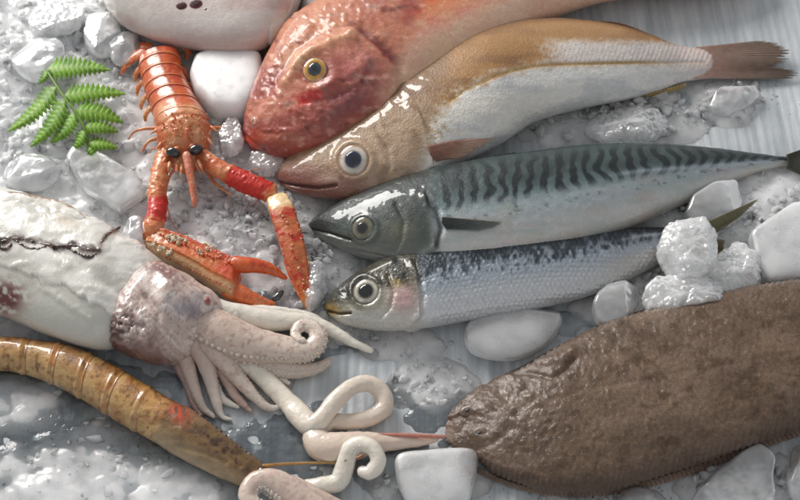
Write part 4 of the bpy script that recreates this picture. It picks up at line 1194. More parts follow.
def arm(pts, base, tipc, speck=0.5, flat=0.9, suck=None, nsuck=0, srad=1.7, seed=0, seg=200, edge=None, name='arm', parent=None):
    def cf(U, A, G):
        f = fbm(G * 520, 2, seed); g = fbm(G * 160, 3, seed + 3)
        c = np.asarray(base, float) + (np.asarray(tipc, float) - np.asarray(base, float)) * U[..., None]
        c = mixc(c, (156, 112, 102), ss(0.0, 0.5, f) * speck * 0.5 * np.clip(np.sin(A) + 0.4, 0, 1))
        return mixc(c, (212, 200, 188), ss(0.1, 0.5, g) * 0.2)
    df = lambda U, A, G: 0.0007 * fbm(G * 70, 2, seed + 1) + 0.0003 * fbm(G * 260, 2, seed + 2)
    o, c, side, nu, r = tube(name, pts, M['squid'], parent or root, cf, seg, 72, flat, df, ret=True)
    if nsuck:
        cs, rs = [], []
        for i in np.linspace(0.04, 0.97, nsuck):
            k = int(i * (seg - 1))
            for row in (0, 1):
                an = suck + (0.38 if row else -0.22)
                cs.append(c[k] + r[k] * 0.98 * (math.cos(an) * side[k] + flat * math.sin(an) * nu[k])); rs.append(max(r[k] * 0.20, 0.0006) * (srad / 1.7))
        beads('suckers', cs, rs, M['squid'], o, lambda i: tuple(np.asarray(base, float) * 0.55 + np.array((226, 216, 204)) * 0.45))
    return o


W1, W2, W3 = (220, 208, 194), (230, 224, 212), (192, 166, 154)
# big arm with a coiled tip and a fringe of suckers
arm([(186, 312, .022, 16), (214, 329, .021, 21), (244, 343, .017, 20), (270, 348, .014, 16.5), (292, 350, .013, 14), (309, 350, .013, 11.5), (318, 340, .014, 9.5), (314, 329, .015, 8), (303, 326, .016, 6.8), (296, 332, .017, 5.6), (299, 340, .018, 4.4), (306, 340, .019, 3)],
    (204, 182, 168), (224, 212, 198), 0.8, 0.7, 0.05, 44, 1.0, 3, 300)
# pale arm stretching right above it
arm([(205, 306, .020, 11), (236, 315, .014, 12), (270, 320, .011, 11), (305, 322, .009, 9), (330, 330, .007, 7), (352, 342, .005, 5), (374, 352, .003, 3)], W2, W2, 0.1, 0.8, 3.4, 20, 0.8, 4)
arm([(228, 316, .018, 8), (256, 312, .012, 7), (284, 313, .009, 6), (310, 316, .007, 4), (326, 322, .005, 2)], W2, W2, 0.1, 0.8, None, 0, 1, 24)
# under the coil, suckers showing
arm([(236, 352, .009, 12), (268, 366, .008, 11), (298, 370, .006, 8.5), (318, 367, .005, 6), (330, 360, .005, 3)], (206, 188, 174), (212, 198, 186), 0.4, 0.8, 0.5, 26, 1.1, 5)
# arms hanging down
arm([(190, 332, .020, 12), (203, 356, .014, 9.5), (211, 380, .009, 7), (216, 400, .006, 5), (222, 416, .003, 3), (234, 420, .003, 1.6)], W3, W2, 0.2, 0.85, 3.0, 22, 0.8, 6)
arm([(202, 336, .020, 12), (222, 358, .015, 10), (240, 380, .010, 7.5), (256, 398, .007, 5.5), (270, 408, .005, 3.8), (288, 404, .005, 2)], (202, 182, 170), W1, 0.6, 0.85, 3.2, 26, 0.8, 7)
arm([(176, 334, .018, 12), (186, 360, .011, 8.5), (194, 386, .007, 5.5), (202, 406, .004, 3.6), (215, 418, .003, 1.8)], W3, W1, 0.3, 0.85, None, 0, 1.5, 8)
arm([(206, 344, .014, 10), (224, 374, .007, 6.5), (236, 396, .005, 4.5), (252, 412, .003, 2)], (188, 164, 154), W3, 0.5, 0.85, None, 0, 1.5, 9)
arm([(168, 336, .015, 12), (179, 362, .008, 8), (188, 384, .005, 5), (193, 404, .003, 3), (202, 416, .002, 1.5)], (178, 150, 142), W3, 0.6, 0.85, None, 0, 1.5, 10)
arm([(214, 342, .016, 9), (238, 362, .011, 7), (258, 374, .008, 5), (276, 376, .006, 3.4), (290, 384, .004, 1.8)], W1, W2, 0.2, 0.85, 0.4, 16, 0.8, 25)
arm([(196, 344, .012, 8), (208, 372, .005, 6), (222, 398, .004, 4), (240, 408, .003, 2)], W1, W2, 0.2, 0.85, None, 0, 0.8, 26)
# long tentacle: runs down to a loop, doubles back and ends in a club
arm([(222, 344, .012, 9), (246, 362, .009, 9), (268, 382, .007, 9), (286, 400, .006, 9.5), (300, 416, .007, 11), (312, 426, .010, 10), (324, 416, .013, 8.5), (336, 400, .015, 8.5), (352, 387, .014, 8), (370, 384, .011, 8),
     (383, 394, .008, 8), (384, 408, .006, 8), (370, 418, .006, 8), (350, 422, .007, 8), (330, 422, .007, 8), (316, 432, .007, 11), (322, 446, .008, 14), (344, 448, .008, 15), (366, 444, .007, 12), (392, 442, .006, 8), (418, 441, .005, 5.5), (440, 438, .005, 3.5)],
    (232, 226, 212), (216, 194, 178), 0.0, 0.85, None, 0, 1.5, 11, 420, name='tentacle')
arm([(300, 486, .006, 6), (320, 486, .006, 8), (338, 482, .006, 8.5), (345, 466, .010, 8.5), (350, 450, .015, 8.5), (362, 444, .018, 8), (374, 450, .018, 7.5), (378, 462, .016, 7), (370, 472, .013, 6.5), (358, 470, .011, 4)],
    (230, 224, 210), (230, 222, 210), 0.0, 0.85, 0.5, 30, 0.7, 12, 260, name='tentacle')

# ------------------------------------------------------------------ pale curled arms cut by the bottom edge
root = thing('squid', tuple(P(275, 500, 0)), 'second squid at the bottom edge, only its curled suckered arms showing below the prawn head', 'squid')
arm([(330, 516, .004, 12), (306, 504, .007, 14), (284, 488, .010, 13), (266, 480, .012, 11), (252, 485, .013, 9), (248, 497, .013, 8), (256, 506, .014, 6), (266, 503, .016, 4)],
    (206, 184, 172), (216, 198, 184), 0.4, 0.8, 3.0, 24, 1.8, 14, 220)
arm([(345, 512, .004, 8), (322, 500, .006, 8), (300, 486, .007, 7), (288, 478, .007, 5)], (200, 176, 162), (212, 194, 180), 0.5, 0.85, None, 0, 1.5, 15)
def flatcol(col, var=0.2, c2=None, seed=1):
    def f(U, A, G):
        c = np.asarray(col, float) * np.ones(U.shape + (1,))
        g = fbm(G * 300, 3, seed)
        if c2 is not None: c = mixc(c, c2, ss(-0.1, 0.4, g))
        return c * (1 + var * fbm(G * 600, 2, seed + 2)[..., None])
    return f


# ------------------------------------------------------------------ prawn
root = thing('raw_prawn', tuple(P(130, 410, 0)), 'raw brown tan prawn lying diagonally at the lower left with red mark on its shell', 'prawn')
S = Body([(-70, 350, -62, 374), (-30, 338, -24, 372), (4, 336, 2, 372), (40, 339, 30, 378), (72, 344, 54, 388), (104, 357, 84, 404), (142, 379, 116, 424), (170, 396, 146, 440),
          (200, 414, 172, 456), (230, 436, 204, 472), (254, 455, 232, 484), (270, 468, 250, 488), (284, 480, 270, 488)], k=[.7, .75, .8, .8, .8, .78, .76, .76, .74, .72, .7, .7, .7], zlift=0.001, round0=0.02, round1=0.01)
PT = [(-70, 350), (4, 336), (40, 339), (72, 344), (104, 357), (142, 379), (170, 396), (200, 414), (230, 436), (254, 455), (284, 480)]


def c_pr(X, Y, U, V, G):
    f = n2(X, Y, 4, 4, 4, 3); b = n2(X, Y, 22, 10, 3, 6)
    c = mixc((188, 140, 82), (156, 110, 62), ss(-0.2, 0.35, b))
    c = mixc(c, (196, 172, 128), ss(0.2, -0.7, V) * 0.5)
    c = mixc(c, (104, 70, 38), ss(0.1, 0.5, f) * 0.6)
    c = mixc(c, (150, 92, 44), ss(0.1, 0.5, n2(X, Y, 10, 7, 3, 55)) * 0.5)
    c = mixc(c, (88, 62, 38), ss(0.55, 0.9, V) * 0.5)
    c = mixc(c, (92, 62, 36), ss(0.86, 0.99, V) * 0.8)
    hd = ss(0.0, 14, X - (168 - (Y - 396) * 0.55))
    h = mixc((124, 96, 62), (96, 72, 48), ss(-0.1, 0.4, b)); h = mixc(h, (188, 168, 136), ss(-0.2, -0.9, V) * 0.6)
    h = mixc(h, (196, 74, 44), np.clip(gauss(X, Y, 178, 412, 13, 9, 0.7) * 1.1, 0, 1) * ss(-0.45, 0.1, f))
    h = mixc(h, (66, 44, 30), ss(0.0, 0.35, f) * gauss(X, Y, 222, 446, 34, 10, 0.68) * 0.9)
    h = mixc(h, (150, 84, 48), ss(250, 275, X) * 0.6)
    return mixc(c, h, hd)


cuts = [0.0, 0.14, 0.235, 0.325, 0.415, 0.505, 0.60]


def seg_mesh(S, ua, ub, name, mat, root, cf, swell=0.055, lip=0.0007, n=60, m=110, spots=None, df=None):
    G, U, V, X, Y = S.grid(n, m, ua, ub, False)
    t = (U - ua) / (ub - ua)
    C, W, H = S.params(U)
    k = 1 - swell * 0.9 * (1 - ss(0, 0.35, t)) + swell * 0.4 * ss(0.55, 0.93, t)
    G = C + (G - C) * k[..., None]
    N = normals_of(G)
    G = G + N * (lip * np.exp(-((t - 0.95) / 0.05) ** 2) * 0.8 - lip * 0.8 * np.exp(-((t - 0.84) / 0.04) ** 2))[..., None]
    if df is not None: G = G + N * df(X, Y, U, V, G)[..., None]
    c = cf(X, Y, U, V, G)
    return G, U, V, X, Y, t, c


for i in range(6):
    # the shell of each segment overlaps the next one towards the tail
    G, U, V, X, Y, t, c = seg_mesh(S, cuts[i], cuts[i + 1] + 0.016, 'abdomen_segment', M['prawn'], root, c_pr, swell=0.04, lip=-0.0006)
    c = mixc(c, (116, 76, 40), (np.exp(-((t - 0.12) / 0.05) ** 2) * 0.7))
    c = mixc(c, (196, 116, 66), ss(0.7, 1.0, t) * ss(-0.3, 0.4, n2(X, Y, 9, 7, 3, 61)) * 0.5)
    c = mixc(c, (86, 58, 36), np.exp(-((t - 0.5 + 0.1 * n2(X, Y, 6, 6, 2, 67)) / 0.05) ** 2) * ss(0.1, 0.4, n2(X, Y, 8, 5, 2, 63)) * 0.7)
    c = mixc(c, (206, 180, 130), np.exp(-((t - 0.24) / 0.07) ** 2) * 0.3)
    c = np.concatenate([lin(np.clip(c, 0, 255)), np.zeros(c.shape[:2] + (1,))], -1)
    link_rings('abdomen_segment', G, M['prawn'], root, c)


def d_car(X, Y, U, V, G):
    d = 0.0004 * n2(X, Y, 12, 8, 3, 5)
    a, s = dpoly(X, Y, [(186, 408), (214, 430), (246, 456), (270, 472)]); d += 0.0014 * np.exp(-(a / 2.5) ** 2)
    a, s = dpoly(X, Y, [(190, 424), (214, 444), (240, 466)]); d -= 0.0010 * np.exp(-(a / 2.5) ** 2)
    a, s = dpoly(X, Y, [(176, 446), (200, 452), (226, 462)]); d -= 0.0007 * np.exp(-(a / 2.5) ** 2)
    return d + 0.0008 * np.exp(-((U - 0.60) / 0.006) ** 2)


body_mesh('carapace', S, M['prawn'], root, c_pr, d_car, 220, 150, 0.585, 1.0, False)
cs, rs = [], []
for i in range(16):
    t = i / 15; x = 196 + 74 * t; y = 413 + 58 * t
    p, n = S.point(x, y); cs.append(p + n * 0.0002); rs.append((2.0 - 0.9 * t) * PX)
beads('rostrum_teeth', cs, rs, M['prawn'], root, (84, 54, 34))
for (x, y) in ((262, 472), (252, 482)):
    p, n = S.point(x, y); dome('eye', p, n, 4.5 * PX, 0.0030, M['pupil'], root, [(0, (24, 18, 14)), (1, (70, 48, 30))])
tan = lambda U, A, G: np.full(U.shape + (3,), 1.0) * np.array((168, 128, 72)) * (1 + 0.15 * fbm(G * 400, 2, 4)[..., None])
tube('antenna', [(262, 466, .014, 1.6), (285, 464, .010, 1.4), (312, 463, .009, 1.2), (338, 462, .010, 1.1), (346, 460, .017, 1.0)], M['prawn'], root, tan, 120, 10)
tube('antenna', [(355, 459, .027, 1.0), (364, 455, .027, 1.3)], M['prawn'], root, lambda U, A, G: np.full(U.shape + (3,), 1.0) * np.array((150, 84, 44)), 20, 10)
tube('antenna', [(376, 435, .010, 1.6), (400, 435, .010, 1.9), (424, 436, .010, 2.0), (446, 437, .009, 1.8)], M['prawn'], root, lambda U, A, G: np.full(U.shape + (3,), 1.0) * np.array((186, 124, 108)), 60, 10)
for (dx, dy, w) in ((-40, -6, 7), (-44, 6, 7), (-36, 14, 6)):
    tube('tail_fan', [(-60, 360, .012, w), (-60 + dx * .6, 360 + dy * .6, .008, w + 2), (-60 + dx, 360 + dy, .004, w)], M['prawn'], root, lambda U, A, G: np.full(U.shape + (3,), 1.0) * np.array((140, 100, 60)), 40, 16, 0.3)

# ------------------------------------------------------------------ langoustine
root = thing('langoustine', tuple(P(190, 150, 0)), 'orange langoustine facing the viewer with black eyes and two long knobbly claws', 'langoustine')
ZL = 0.006
S = Body([(143, 54, 174, 49), (139, 61, 180, 54), (139, 69, 181, 61), (142, 82, 184, 73), (146, 96, 190, 88), (151, 110, 198, 102), (154, 121, 206, 115), (156, 132, 211, 128), (158, 146, 210, 144), (164, 158, 205, 158), (174, 168, 199, 168), (182, 174, 193, 174)],
         k=[.5, .7, .8, .8, .8, .8, .8, .8, .75, .7, .6, .6], zlift=ZL, round0=0.08, round1=0.05)
LC = [(147, 36), (149, 42), (152, 49), (157, 64), (162, 78), (168, 90), (175, 104), (181, 118), (184, 130), (185, 145), (186, 158), (187, 174)]


def c_la(X, Y, U, V, G):
    f = n2(X, Y, 4, 4, 4, 3); b = n2(X, Y, 16, 12, 3, 6)
    c = mixc((200, 88, 34), (178, 64, 22), ss(-0.2, 0.35, b))
    c = mixc(c, (214, 126, 70), ss(0.1, 0.5, f) * 0.5)
    cx = np.interp(Y, [q[1] for q in LC], [q[0] for q in LC])
    c = mixc(c, (150, 50, 24), np.exp(-((X - cx - 5) / 1.6) ** 2) * 0.6 * ss(104, 96, Y))
    car = ss(100, 108, Y)
    h = mixc((212, 146, 104), (204, 118, 74), ss(-0.2, 0.4, b)); h = mixc(h, (226, 180, 140), ss(0.1, 0.5, f) * 0.5)
    h = mixc(h, (196, 92, 56), np.exp(-((X - 187) / 3) ** 2) * ss(122, 132, Y) * 0.6)
    h = mixc(h, (190, 84, 44), ss(0.6, 0.95, np.abs(V)) * 0.6)
    return mixc(c, h, car)


lc = [0.0] + [S.locate(np.interp(y, [q[1] for q in LC], [q[0] for q in LC]), y)[0] for y in (53, 63, 74, 84, 94, 106)]
for i in range(6):
    G, U, V, X, Y, t, c = seg_mesh(S, lc[i], lc[i + 1] + 0.014, 'abdomen_segment', M['shell'], root, c_la, swell=0.03, lip=0.0002)
    # pale dorsal patch and dark joint of each ring
    cx = np.interp(Y, [q[1] for q in LC], [q[0] for q in LC])
    if i <= 4:
        pt = np.exp(-((X - cx + 1.5) / 6.0) ** 6) * ss(0.28, 0.40, t) * ss(0.92, 0.80, t)
        c = mixc(c, (255, 246, 242), np.clip(pt * (1.0 + 0.5 * n2(X, Y, 3, 3, 2, 8)), 0, 1))
    c = mixc(c, (226, 160, 110), np.exp(-((t - 0.95) / 0.05) ** 2) * 0.5)
    c = mixc(c, (140, 46, 22), np.exp(-((t - 0.18) / 0.08) ** 2) * 0.5)
    c = np.concatenate([lin(np.clip(c, 0, 255)), np.zeros(c.shape[:2] + (1,))], -1)
    link_rings('abdomen_segment', G, M['shell'], root, c)


def d_la(X, Y, U, V, G):
    d = 0.0004 * n2(X, Y, 7, 7, 3, 5)
    a, s = dpoly(X, Y, [(158, 126), (172, 116), (186, 113), (200, 116), (211, 122)]); d -= 0.0012 * np.exp(-(a / 1.8) ** 2)
    a, s = dpoly(X, Y, [(187, 122), (187, 140), (187, 160)]); d += 0.0012 * np.exp(-(a / 2) ** 2)
    for xx in (176, 199): 
        a, s = dpoly(X, Y, [(xx, 130), (xx - 1, 144)]); d += 0.0010 * np.exp(-(a / 1.6) ** 2)
    d += 0.0007 * ss(0.25, 0.5, n2(X, Y, 3.4, 3.4, 2, 12)) * ss(118, 130, Y)
    return d


body_mesh('carapace', S, M['shell'], root, c_la, d_la, 200, 140, lc[6] - 0.015, 1.0, False)


# rostrum, eyes, spines on the head
tube('rostrum', [(186, 152, .031, 4.5), (189, 168, .029, 4.2), (192, 184, .025, 3.8), (194, 198, .021, 3.2), (195, 208, .018, 1.6)], M['shell'], root, flatcol((206, 120, 92), .2, (214, 150, 124)), 80, 18)
for (x, y, s) in ((173, 153, 1), (196, 150, -1)):
    p = P(x, y, .030)
    v = CAM - p; v /= np.linalg.norm(v)
    st = tube('eye_stalk', [(x + 6 * s, y - 5, .026, 4), (x + 2 * s, y - 1, .028, 4.5)], M['shell'], root, flatcol((196, 110, 66)), 20, 14)
    dome('eye', p - v * 0.001, v * 0.7 + np.array([-0.25 * s, -0.25, 0.5]), 5.6 * PX, 0.0036, M['pupil'], root, [(0, (16, 16, 24)), (1, (10, 10, 14))], 1.35, axis=np.array([1.0, 0.35 * -s, 0]), sink=0.003)
sp = [(164, 140, 156, 150), (168, 134, 164, 146), (205, 136, 214, 146), (200, 132, 206, 144), (178, 128, 177, 138), (194, 126, 196, 137), (160, 128, 150, 134), (209, 126, 218, 132), (166, 158, 160, 166), (203, 156, 210, 163),
      (170, 162, 168, 172), (178, 160, 176, 172), (198, 160, 202, 170), (182, 164, 181, 176)]
for (x0, y0, x1, y1) in sp:
    tube('spine', [(x0, y0, .024, 2.2), ((x0 + x1) / 2, (y0 + y1) / 2, .025, 1.7), (x1, y1, .024, .5)], M['shell'], root, flatcol((226, 170, 130), .2, (214, 130, 80)), 24, 10)
cs, rs = [], []
for q in range(150):
    y = rng.uniform(112, 160); x = rng.normal(187, 15)
    if not 160 < x < 210: continue
    p, n = S.point(x, y); cs.append(p + n * 0.0003); rs.append(rng.uniform(.5, 1.3) * PX)
beads('carapace_bumps', cs, rs, M['shell'], root, lambda i: [(226, 160, 112), (204, 100, 60), (232, 186, 146)][i % 3], squash=np.array([0.8, 1.0, 1.3]))
for q in range(26):
    an = rng.uniform(-0.2, math.pi + 0.2); x0 = 186 + 24 * math.cos(an); y0 = 148 + 16 * math.sin(an)
    x1 = x0 + 9 * math.cos(an) + rng.normal() * 2; y1 = y0 + 8 * math.sin(an) + 3 + rng.normal() * 2
    tube('bristle', [(x0, y0, .020, .9), ((x0 + x1) / 2, (y0 + y1) / 2, .019, .6), (x1, y1, .016, .3)], M['shell'], root, flatcol((222, 150, 104)), 16, 7)
# tail flaps and swimmerets at the far end
for pts, w in (([(146, 50, .018, 6), (136, 56, .015, 6), (127, 64, .011, 4.5), (121, 74, .007, 1.5)], .35), ([(152, 46, .014, 5), (140, 46, .011, 6), (128, 50, .007, 4), (122, 56, .004, 1.5)], .3),
               ([(172, 46, .018, 5), (182, 44, .015, 6), (188, 50, .012, 5), (186, 60, .008, 2)], .35)):
    tube('tail_fan', pts, M['shell'], root, flatcol((208, 100, 50), .2, (226, 150, 100)), 60, 20, w)
for (x, y) in ((142, 66), (144, 80), (148, 94), (152, 106)):
    tube('swimmeret', [(x, y, .016, 3.5), (x - 6, y + 8, .012, 3.0), (x - 7, y + 16, .008, 1.0)], M['shell'], root, flatcol((214, 128, 74), .2, (228, 180, 130)), 40, 12, .5)
for (x, y) in ((182, 66), (187, 82), (194, 97)):
    tube('swimmeret', [(x, y, .014, 3), (x + 4, y + 8, .010, 2.5), (x + 6, y + 15, .007, .9)], M['shell'], root, flatcol((196, 96, 50)), 40, 12, .5)
for pts in ([(158, 128, .014, 2.2), (144, 129, .013, 1.6), (134, 132, .010, 1.2), (128, 140, .006, .7)], [(158, 138, .012, 2.2), (148, 142, .012, 1.6), (142, 152, .008, 1.0)], [(210, 128, .014, 2.2), (222, 128, .013, 1.6), (230, 134, .008, .9)],
            [(204, 156, .012, 2.4), (222, 178, .010, 2.0), (240, 190, .008, 1.6), (258, 196, .006, 1.0), (254, 206, .004, .7)], [(200, 160, .012, 2.2), (214, 182, .008, 1.8), (232, 196, .005, 1.1)]):
    tube('walking_leg', pts, M['shell'], root, flatcol((210, 126, 78), .2, (224, 168, 120)), 60, 12)
for pts in ([(178, 166, .022, 2.0), (170, 176, .018, 1.3), (166, 196, .012, .8), (172, 222, .008, .5), (186, 240, .006, .35)], [(200, 164, .022, 2.0), (214, 168, .018, 1.3), (236, 172, .014, .8), (262, 168, .010, .5), (292, 150, .008, .35)]):
    tube('antenna', pts, M['shell'], root, flatcol((206, 120, 80)), 90, 8)


def c_arm(red0, red1, base=(214, 134, 88), red=(196, 44, 30)):
    def f(U, A, G):
        g = fbm(G * 260, 3, 9)
        c = mixc(base, (224, 172, 132), ss(-0.1, 0.5, g)[..., ] * 0.7)
        c = mixc(c, (192, 84, 44), ss(0.0, 0.4, fbm(G * 120, 3, 12)) * 0.6)
        return mixc(c, red, ss(red0 - 0.06, red0, U + 0.05 * g) * ss(red1 + 0.05, red1, U + 0.05 * g))
    return f


d_arm = lambda U, A, G: 0.0006 * fbm(G * 220, 3, 5) + 0.0010 * ss(0.2, 0.5, fbm(G * 420, 2, 8))
d_fing = lambda U, A, G: 0.0003 * fbm(G * 220, 3, 5) + 0.0006 * np.exp(-((A - 3.6) / 0.5) ** 2) * np.maximum(0, np.sin(U * 40))
# left claw
a_l = tube('claw_arm', [(166, 150, .020, 7), (160, 170, .021, 8.5), (157, 192, .020, 9), (157, 212, .018, 10), (153, 228, .016, 10), (150, 236, .015, 9)], M['shell'], root, c_arm(0.64, 0.82), 110, 30, 0.9, d_arm)
Sc = Body([(143, 232, 147, 250), (158, 229, 158, 259), (178, 234, 178, 269), (200, 243, 199, 281), (220, 252, 214, 291), (234, 258, 227, 297), (242, 263, 236, 301)], k=[.8, .72, .68, .64, .62, .6, .55], zlift=0.003, power=0.7, round0=0.05, round1=0.06)


def c_claw(X, Y, U, V, G):
    b = n2(X, Y, 16, 10, 3, 4); f = n2(X, Y, 3, 3, 3, 7)
    c = mixc((196, 96, 44), (184, 112, 58), ss(-0.3, 0.3, b))
    c = mixc(c, (198, 52, 34), ss(0.42, 0.80, V + 0.2 * f) * 0.85)
    c = mixc(c, (200, 60, 38), gauss(X, Y, 228, 266, 12, 18) * 0.7)
    c = mixc(c, (204, 170, 130), ss(-0.42, -0.75, V + 0.12 * f) * 0.85)
    return mixc(c, (224, 178, 130), ss(0.2, 0.5, f) * 0.35)


def d_claw(X, Y, U, V, G):
    d = 0.0003 * n2(X, Y, 5, 5, 3, 5) + 0.0013 * np.exp(-((V - 0.62) / 0.10) ** 2) + 0.0011 * np.exp(-((V + 0.45) / 0.08) ** 2) - 0.0007 * np.exp(-((V - 0.1) / 0.3) ** 2)
    return d + 0.0006 * ss(0.2, 0.5, n2(X, Y, 2.6, 2.6, 2, 8)) * np.exp(-((V - 0.62) / 0.2) ** 2)


claw = body_mesh('claw', Sc, M['shell'], root, c_claw, d_claw, 200, 130)
tube('finger', [(228, 263, .016, 9), (244, 265, .017, 8.6), (258, 266, .015, 7.6), (272, 270, .012, 5.6), (287, 279, .008, 1.8)], M['shell'], claw, flatcol((208, 96, 46), .15, (202, 76, 40)), 90, 22, 0.85, d_fing)
tube('finger', [(222, 285, .011, 12), (238, 293, .010, 10), (252, 299, .009, 7.6), (265, 303, .007, 5.2), (276, 304, .006, 2)], M['shell'], claw, flatcol((206, 100, 54), .15, (204, 130, 84)), 90, 22, 0.85, d_fing)
tube('finger_tip', [(272, 300, .006, 2.5), (278, 296, .007, 4), (283, 290, .007, 2)], M['pupil'], claw, flatcol((40, 48, 42), .1), 24, 12, .6)
cs, rs = [], []
for i in range(26):
    x = 160 + 78 * i / 25; y = 231 + 0.42 * (x - 160) + 1.5 * rng.normal()
    p, n = Sc.point(x, y + 3); cs.append(p + n * 0.0002); rs.append(rng.uniform(0.7, 1.5) * PX)
for i in range(22):
    x = 160 + 70 * i / 21; y = 255 + 0.5 * (x - 160)
    p, n = Sc.point(x, y - 1); cs.append(p + n * 0.0001); rs.append(rng.uniform(0.5, 1.0) * PX)
beads('claw_tubercles', cs, rs, M['shell'], claw, lambda i: (204, 64, 40) if i % 3 else (226, 140, 100))
cs, rs = [], []
for (x, y, r) in ((172, 237, 5), (178, 239, 5.5), (185, 240, 3.5), (154, 244, 4), (162, 249, 4.5), (170, 252, 4), (210, 247, 5.5), (217, 251, 3), (200, 252, 3), (232, 258, 3.5), (222, 255, 2.5)):
    for q in range(10):
        p, n = Sc.point(x + rng.normal() * r * .5, y + rng.normal() * r * .4); cs.append(p + n * 0.0002); rs.append(r * rng.uniform(.2, .48) * PX)
beads('barnacles', cs, rs, M['shell'], claw, lambda i: [(216, 200, 172), (190, 170, 140), (228, 216, 194)][i % 3])
# right claw
tube('claw_arm', [(200, 152, .020, 8), (214, 166, .020, 9.5), (234, 177, .019, 10.5), (254, 186, .018, 11), (268, 192, .017, 10.5), (276, 197, .016, 9)], M['shell'], root, c_arm(0.50, 0.88), 110, 30, 0.9, d_arm)
c_rc = lambda U, A, G: mixc(mixc(mixc((190, 104, 60), (186, 50, 34), ss(0.0, 0.35, fbm(G * 260, 3, 9))), (232, 200, 150), ss(0.24, 0.14, U + 0.05 * fbm(G * 200, 2, 3))), (212, 130, 56), ss(0.75, 1, U))
cl2, rc, rside, rnu, rr = tube('claw', [(276, 196, .017, 10), (282, 212, .019, 13), (288, 230, .018, 12.5), (294, 250, .016, 12), (299, 268, .013, 10), (303, 284, .010, 7), (306, 298, .007, 4.5), (308, 309, .004, 1.5)], M['shell'], root, c_rc, 180, 36, 0.75,
           lambda U, A, G: 0.0006 * fbm(G * 220, 3, 5) + 0.0012 * (np.exp(-((A - 0.6) / 0.2) ** 2) + np.exp(-((A - 2.4) / 0.2) ** 2)), ret=True)
tube('finger', [(288, 256, .010, 6), (293, 274, .008, 5), (299, 290, .006, 3.5), (304, 304, .004, 1.2)], M['shell'], cl2, flatcol((200, 90, 46), .15, (214, 140, 80)), 70, 18, .8)
cs, rs = [], []
for i in range(70):
    k_ = int(rng.uniform(0.22, 0.92) * 179); an = (0.55, 2.45, 1.5)[i % 3] + rng.normal() * 0.10
    cs.append(rc[k_] + rr[k_] * 1.04 * (math.cos(an) * rside[k_] + 0.75 * math.sin(an) * rnu[k_])); rs.append(rng.uniform(.7, 1.7) * PX)
beads('claw_tubercles', cs, rs, M['shell'], cl2, lambda i: (206, 62, 42) if i % 2 else (230, 170, 132))
cs, rs = [], []
for (x, y, r, z) in ((304, 262, 8, .019), (299, 270, 6, .017), (301, 254, 5, .020)):
    for q in range(12):
        cs.append(P(x + rng.normal() * r * .35, y + rng.normal() * r * .35, z - 0.003)); rs.append(r * rng.uniform(.2, .45) * PX)
beads('barnacles', cs, rs, M['shell'], cl2, lambda i: [(220, 204, 172), (224, 180, 130), (228, 216, 194)][i % 3])
# ------------------------------------------------------------------ fern
root = thing('fern_frond', tuple(P(70, 110, 0.01)), 'small green fern frond with toothed leaflets lying on the ice', 'fern')
tube('stem', [(45, 68, .022, 1.0), (54, 82, .024, 1.2), (64, 97, .025, 1.3), (75, 112, .024, 1.4), (84, 127, .021, 1.5), (88, 142, .016, 1.5), (88, 158, .012, 1.4)], M['leaf'], root, flatcol((104, 138, 40), .15), 80, 10)


def leaflet(x0, y0, x1, y1, w, nt, bend, z0, z1, seed):
    n, m = 160, 15
    a = np.array([x0, y0, z0]); b = np.array([x1, y1, z1])
    t = np.linspace(0, 1, n)
    d = np.array([x1 - x0, y1 - y0], float); L = np.hypot(*d); d /= L; nrm = np.array([-d[1], d[0]])
    cx = x0 + (x1 - x0) * t + nrm[0] * bend * np.sin(t * np.pi); cy = y0 + (y1 - y0) * t + nrm[1] * bend * np.sin(t * np.pi)
    prof = 1.45 * w * np.clip(np.minimum(ss(0, 0.12, t) * 0.75 + 0.25, 1) * (1 - t ** 2.2) ** 0.8, 0.02, 1)
    saw = (t * nt) % 1.0
    tooth = 0.50 + 0.50 * np.where(saw < 0.72, saw / 0.72, (1 - saw) / 0.28) ** 0.9
    s = np.linspace(-1, 1, m)
    ww = prof * tooth
    shift = L / nt * 0.5 * np.abs(s)[None, :] ** 1.5
    X = cx[:, None] + nrm[0] * s * ww[:, None] + d[0] * shift * (1 - t[:, None])
    Y = cy[:, None] + nrm[1] * s * ww[:, None] + d[1] * shift * (1 - t[:, None])
    Z = z0 + (z1 - z0) * t[:, None] + 0.0022 * np.sin(t * np.pi)[:, None] - 0.0016 * np.abs(s)[None] ** 2 + 0.0006 * np.sin(t * nt * 2 * np.pi)[:, None] * np.abs(s)[None]
    G = P(X, Y, Z); th = 0.00018 * (1.02 - np.abs(s) ** 4)[None, :, None] * np.array([0, 0, 1])
    ring = np.concatenate([G + th, (G - th)[:, ::-1]], 1)
    v = np.exp(-(s / 0.10) ** 2)[None, :] * np.ones((n, 1))
    c = mixc((116, 160, 48), (90, 134, 36), ss(-0.2, 0.4, n2(X, Y, 8, 8, 3, seed)))
    c = mixc(c, (150, 186, 80), np.exp(-((saw - 0.35) / 0.12) ** 2)[:, None] * 0.35 * np.ones((1, m)))
    c = mixc(c, (138, 166, 70), v * 0.7); c = np.concatenate([c, c[:, ::-1]], 1)
    link_rings('leaflet', ring, M['leaf'], root, np.concatenate([lin(np.clip(c, 0, 255)), np.zeros(c.shape[:2] + (1,))], -1))


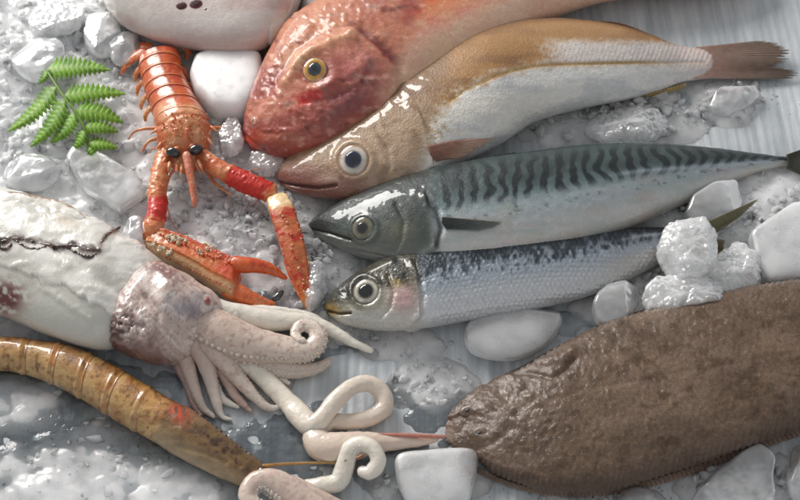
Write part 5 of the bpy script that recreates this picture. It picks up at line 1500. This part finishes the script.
for i, q in enumerate([(46, 70, 111, 70, 9.5, 13, -3, .022, .020), (62, 97, 126, 94, 8.5, 12, -3, .025, .016), (74, 111, 124, 123, 9, 10, -4, .024, .013), (84, 127, 119, 132, 6.5, 8, -2, .021, .013), (88, 143, 118, 148, 6, 7, -1, .016, .011),
                       (57, 86, 7, 132, 8.0, 13, -4, .024, .012), (66, 99, 30, 147, 8.0, 12, -4, .025, .012), (76, 113, 50, 143, 7.5, 9, -3, .023, .012), (85, 130, 72, 150, 6, 7, -2, .02, .012), (48, 71, 38, 84, 4, 5, -1, .022, .018), (88, 146, 98, 158, 5, 5, 1, .015, .010)]):
    leaflet(*q, seed=i)
# ------------------------------------------------------------------ light, world, camera
w = bpy.data.worlds.new('World'); sc.world = w; w.use_nodes = True
bg = w.node_tree.nodes['Background']; bg.inputs['Color'].default_value = (0.95, 0.97, 1.0, 1); bg.inputs['Strength'].default_value = 0.43


def area(name, loc, target, sx, sy, power, color):
    l = bpy.data.lights.new(name, 'AREA'); l.shape = 'RECTANGLE'; l.size = sx; l.size_y = sy; l.energy = power; l.color = color
    o = bpy.data.objects.new(name, l); COL.objects.link(o); o.location = loc
    from mathutils import Vector
    o.rotation_euler = (Vector(target) - Vector(loc)).to_track_quat('-Z', 'Y').to_euler()
    return o


area('window_light', (-1.40, 1.90, 1.28), (0.15, 0.02, 0), 1.65, 0.75, 86, (1.0, 0.975, 0.94))
area('front_fill', (0.5, -1.5, 1.3), (0, 0, 0), 1.4, 1.0, 2.5, (1.0, 0.98, 0.96))  # weak fill lamp added behind the camera, standing in for bounced light

cam = bpy.data.cameras.new('Camera'); co = bpy.data.objects.new('Camera', cam); COL.objects.link(co)
co.location = CAM; co.rotation_euler = (math.pi / 2 - PHI, 0, 0)
cam.sensor_width = 36; cam.lens = 36 * DIST / W0; cam.clip_start = 0.01; cam.clip_end = 50
cam.dof.use_dof = True; cam.dof.focus_distance = DIST - 0.03; cam.dof.aperture_fstop = 11
sc.camera = co
sc.view_settings.view_transform = 'Standard'; sc.view_settings.look = 'None'; sc.view_settings.exposure = 0; sc.view_settings.gamma = 1
sc.cycles.max_bounces = 10; sc.cycles.transmission_bounces = 8; sc.cycles.transparent_max_bounces = 8
sc.cycles.caustics_reflective = False; sc.cycles.blur_glossy = 0.5
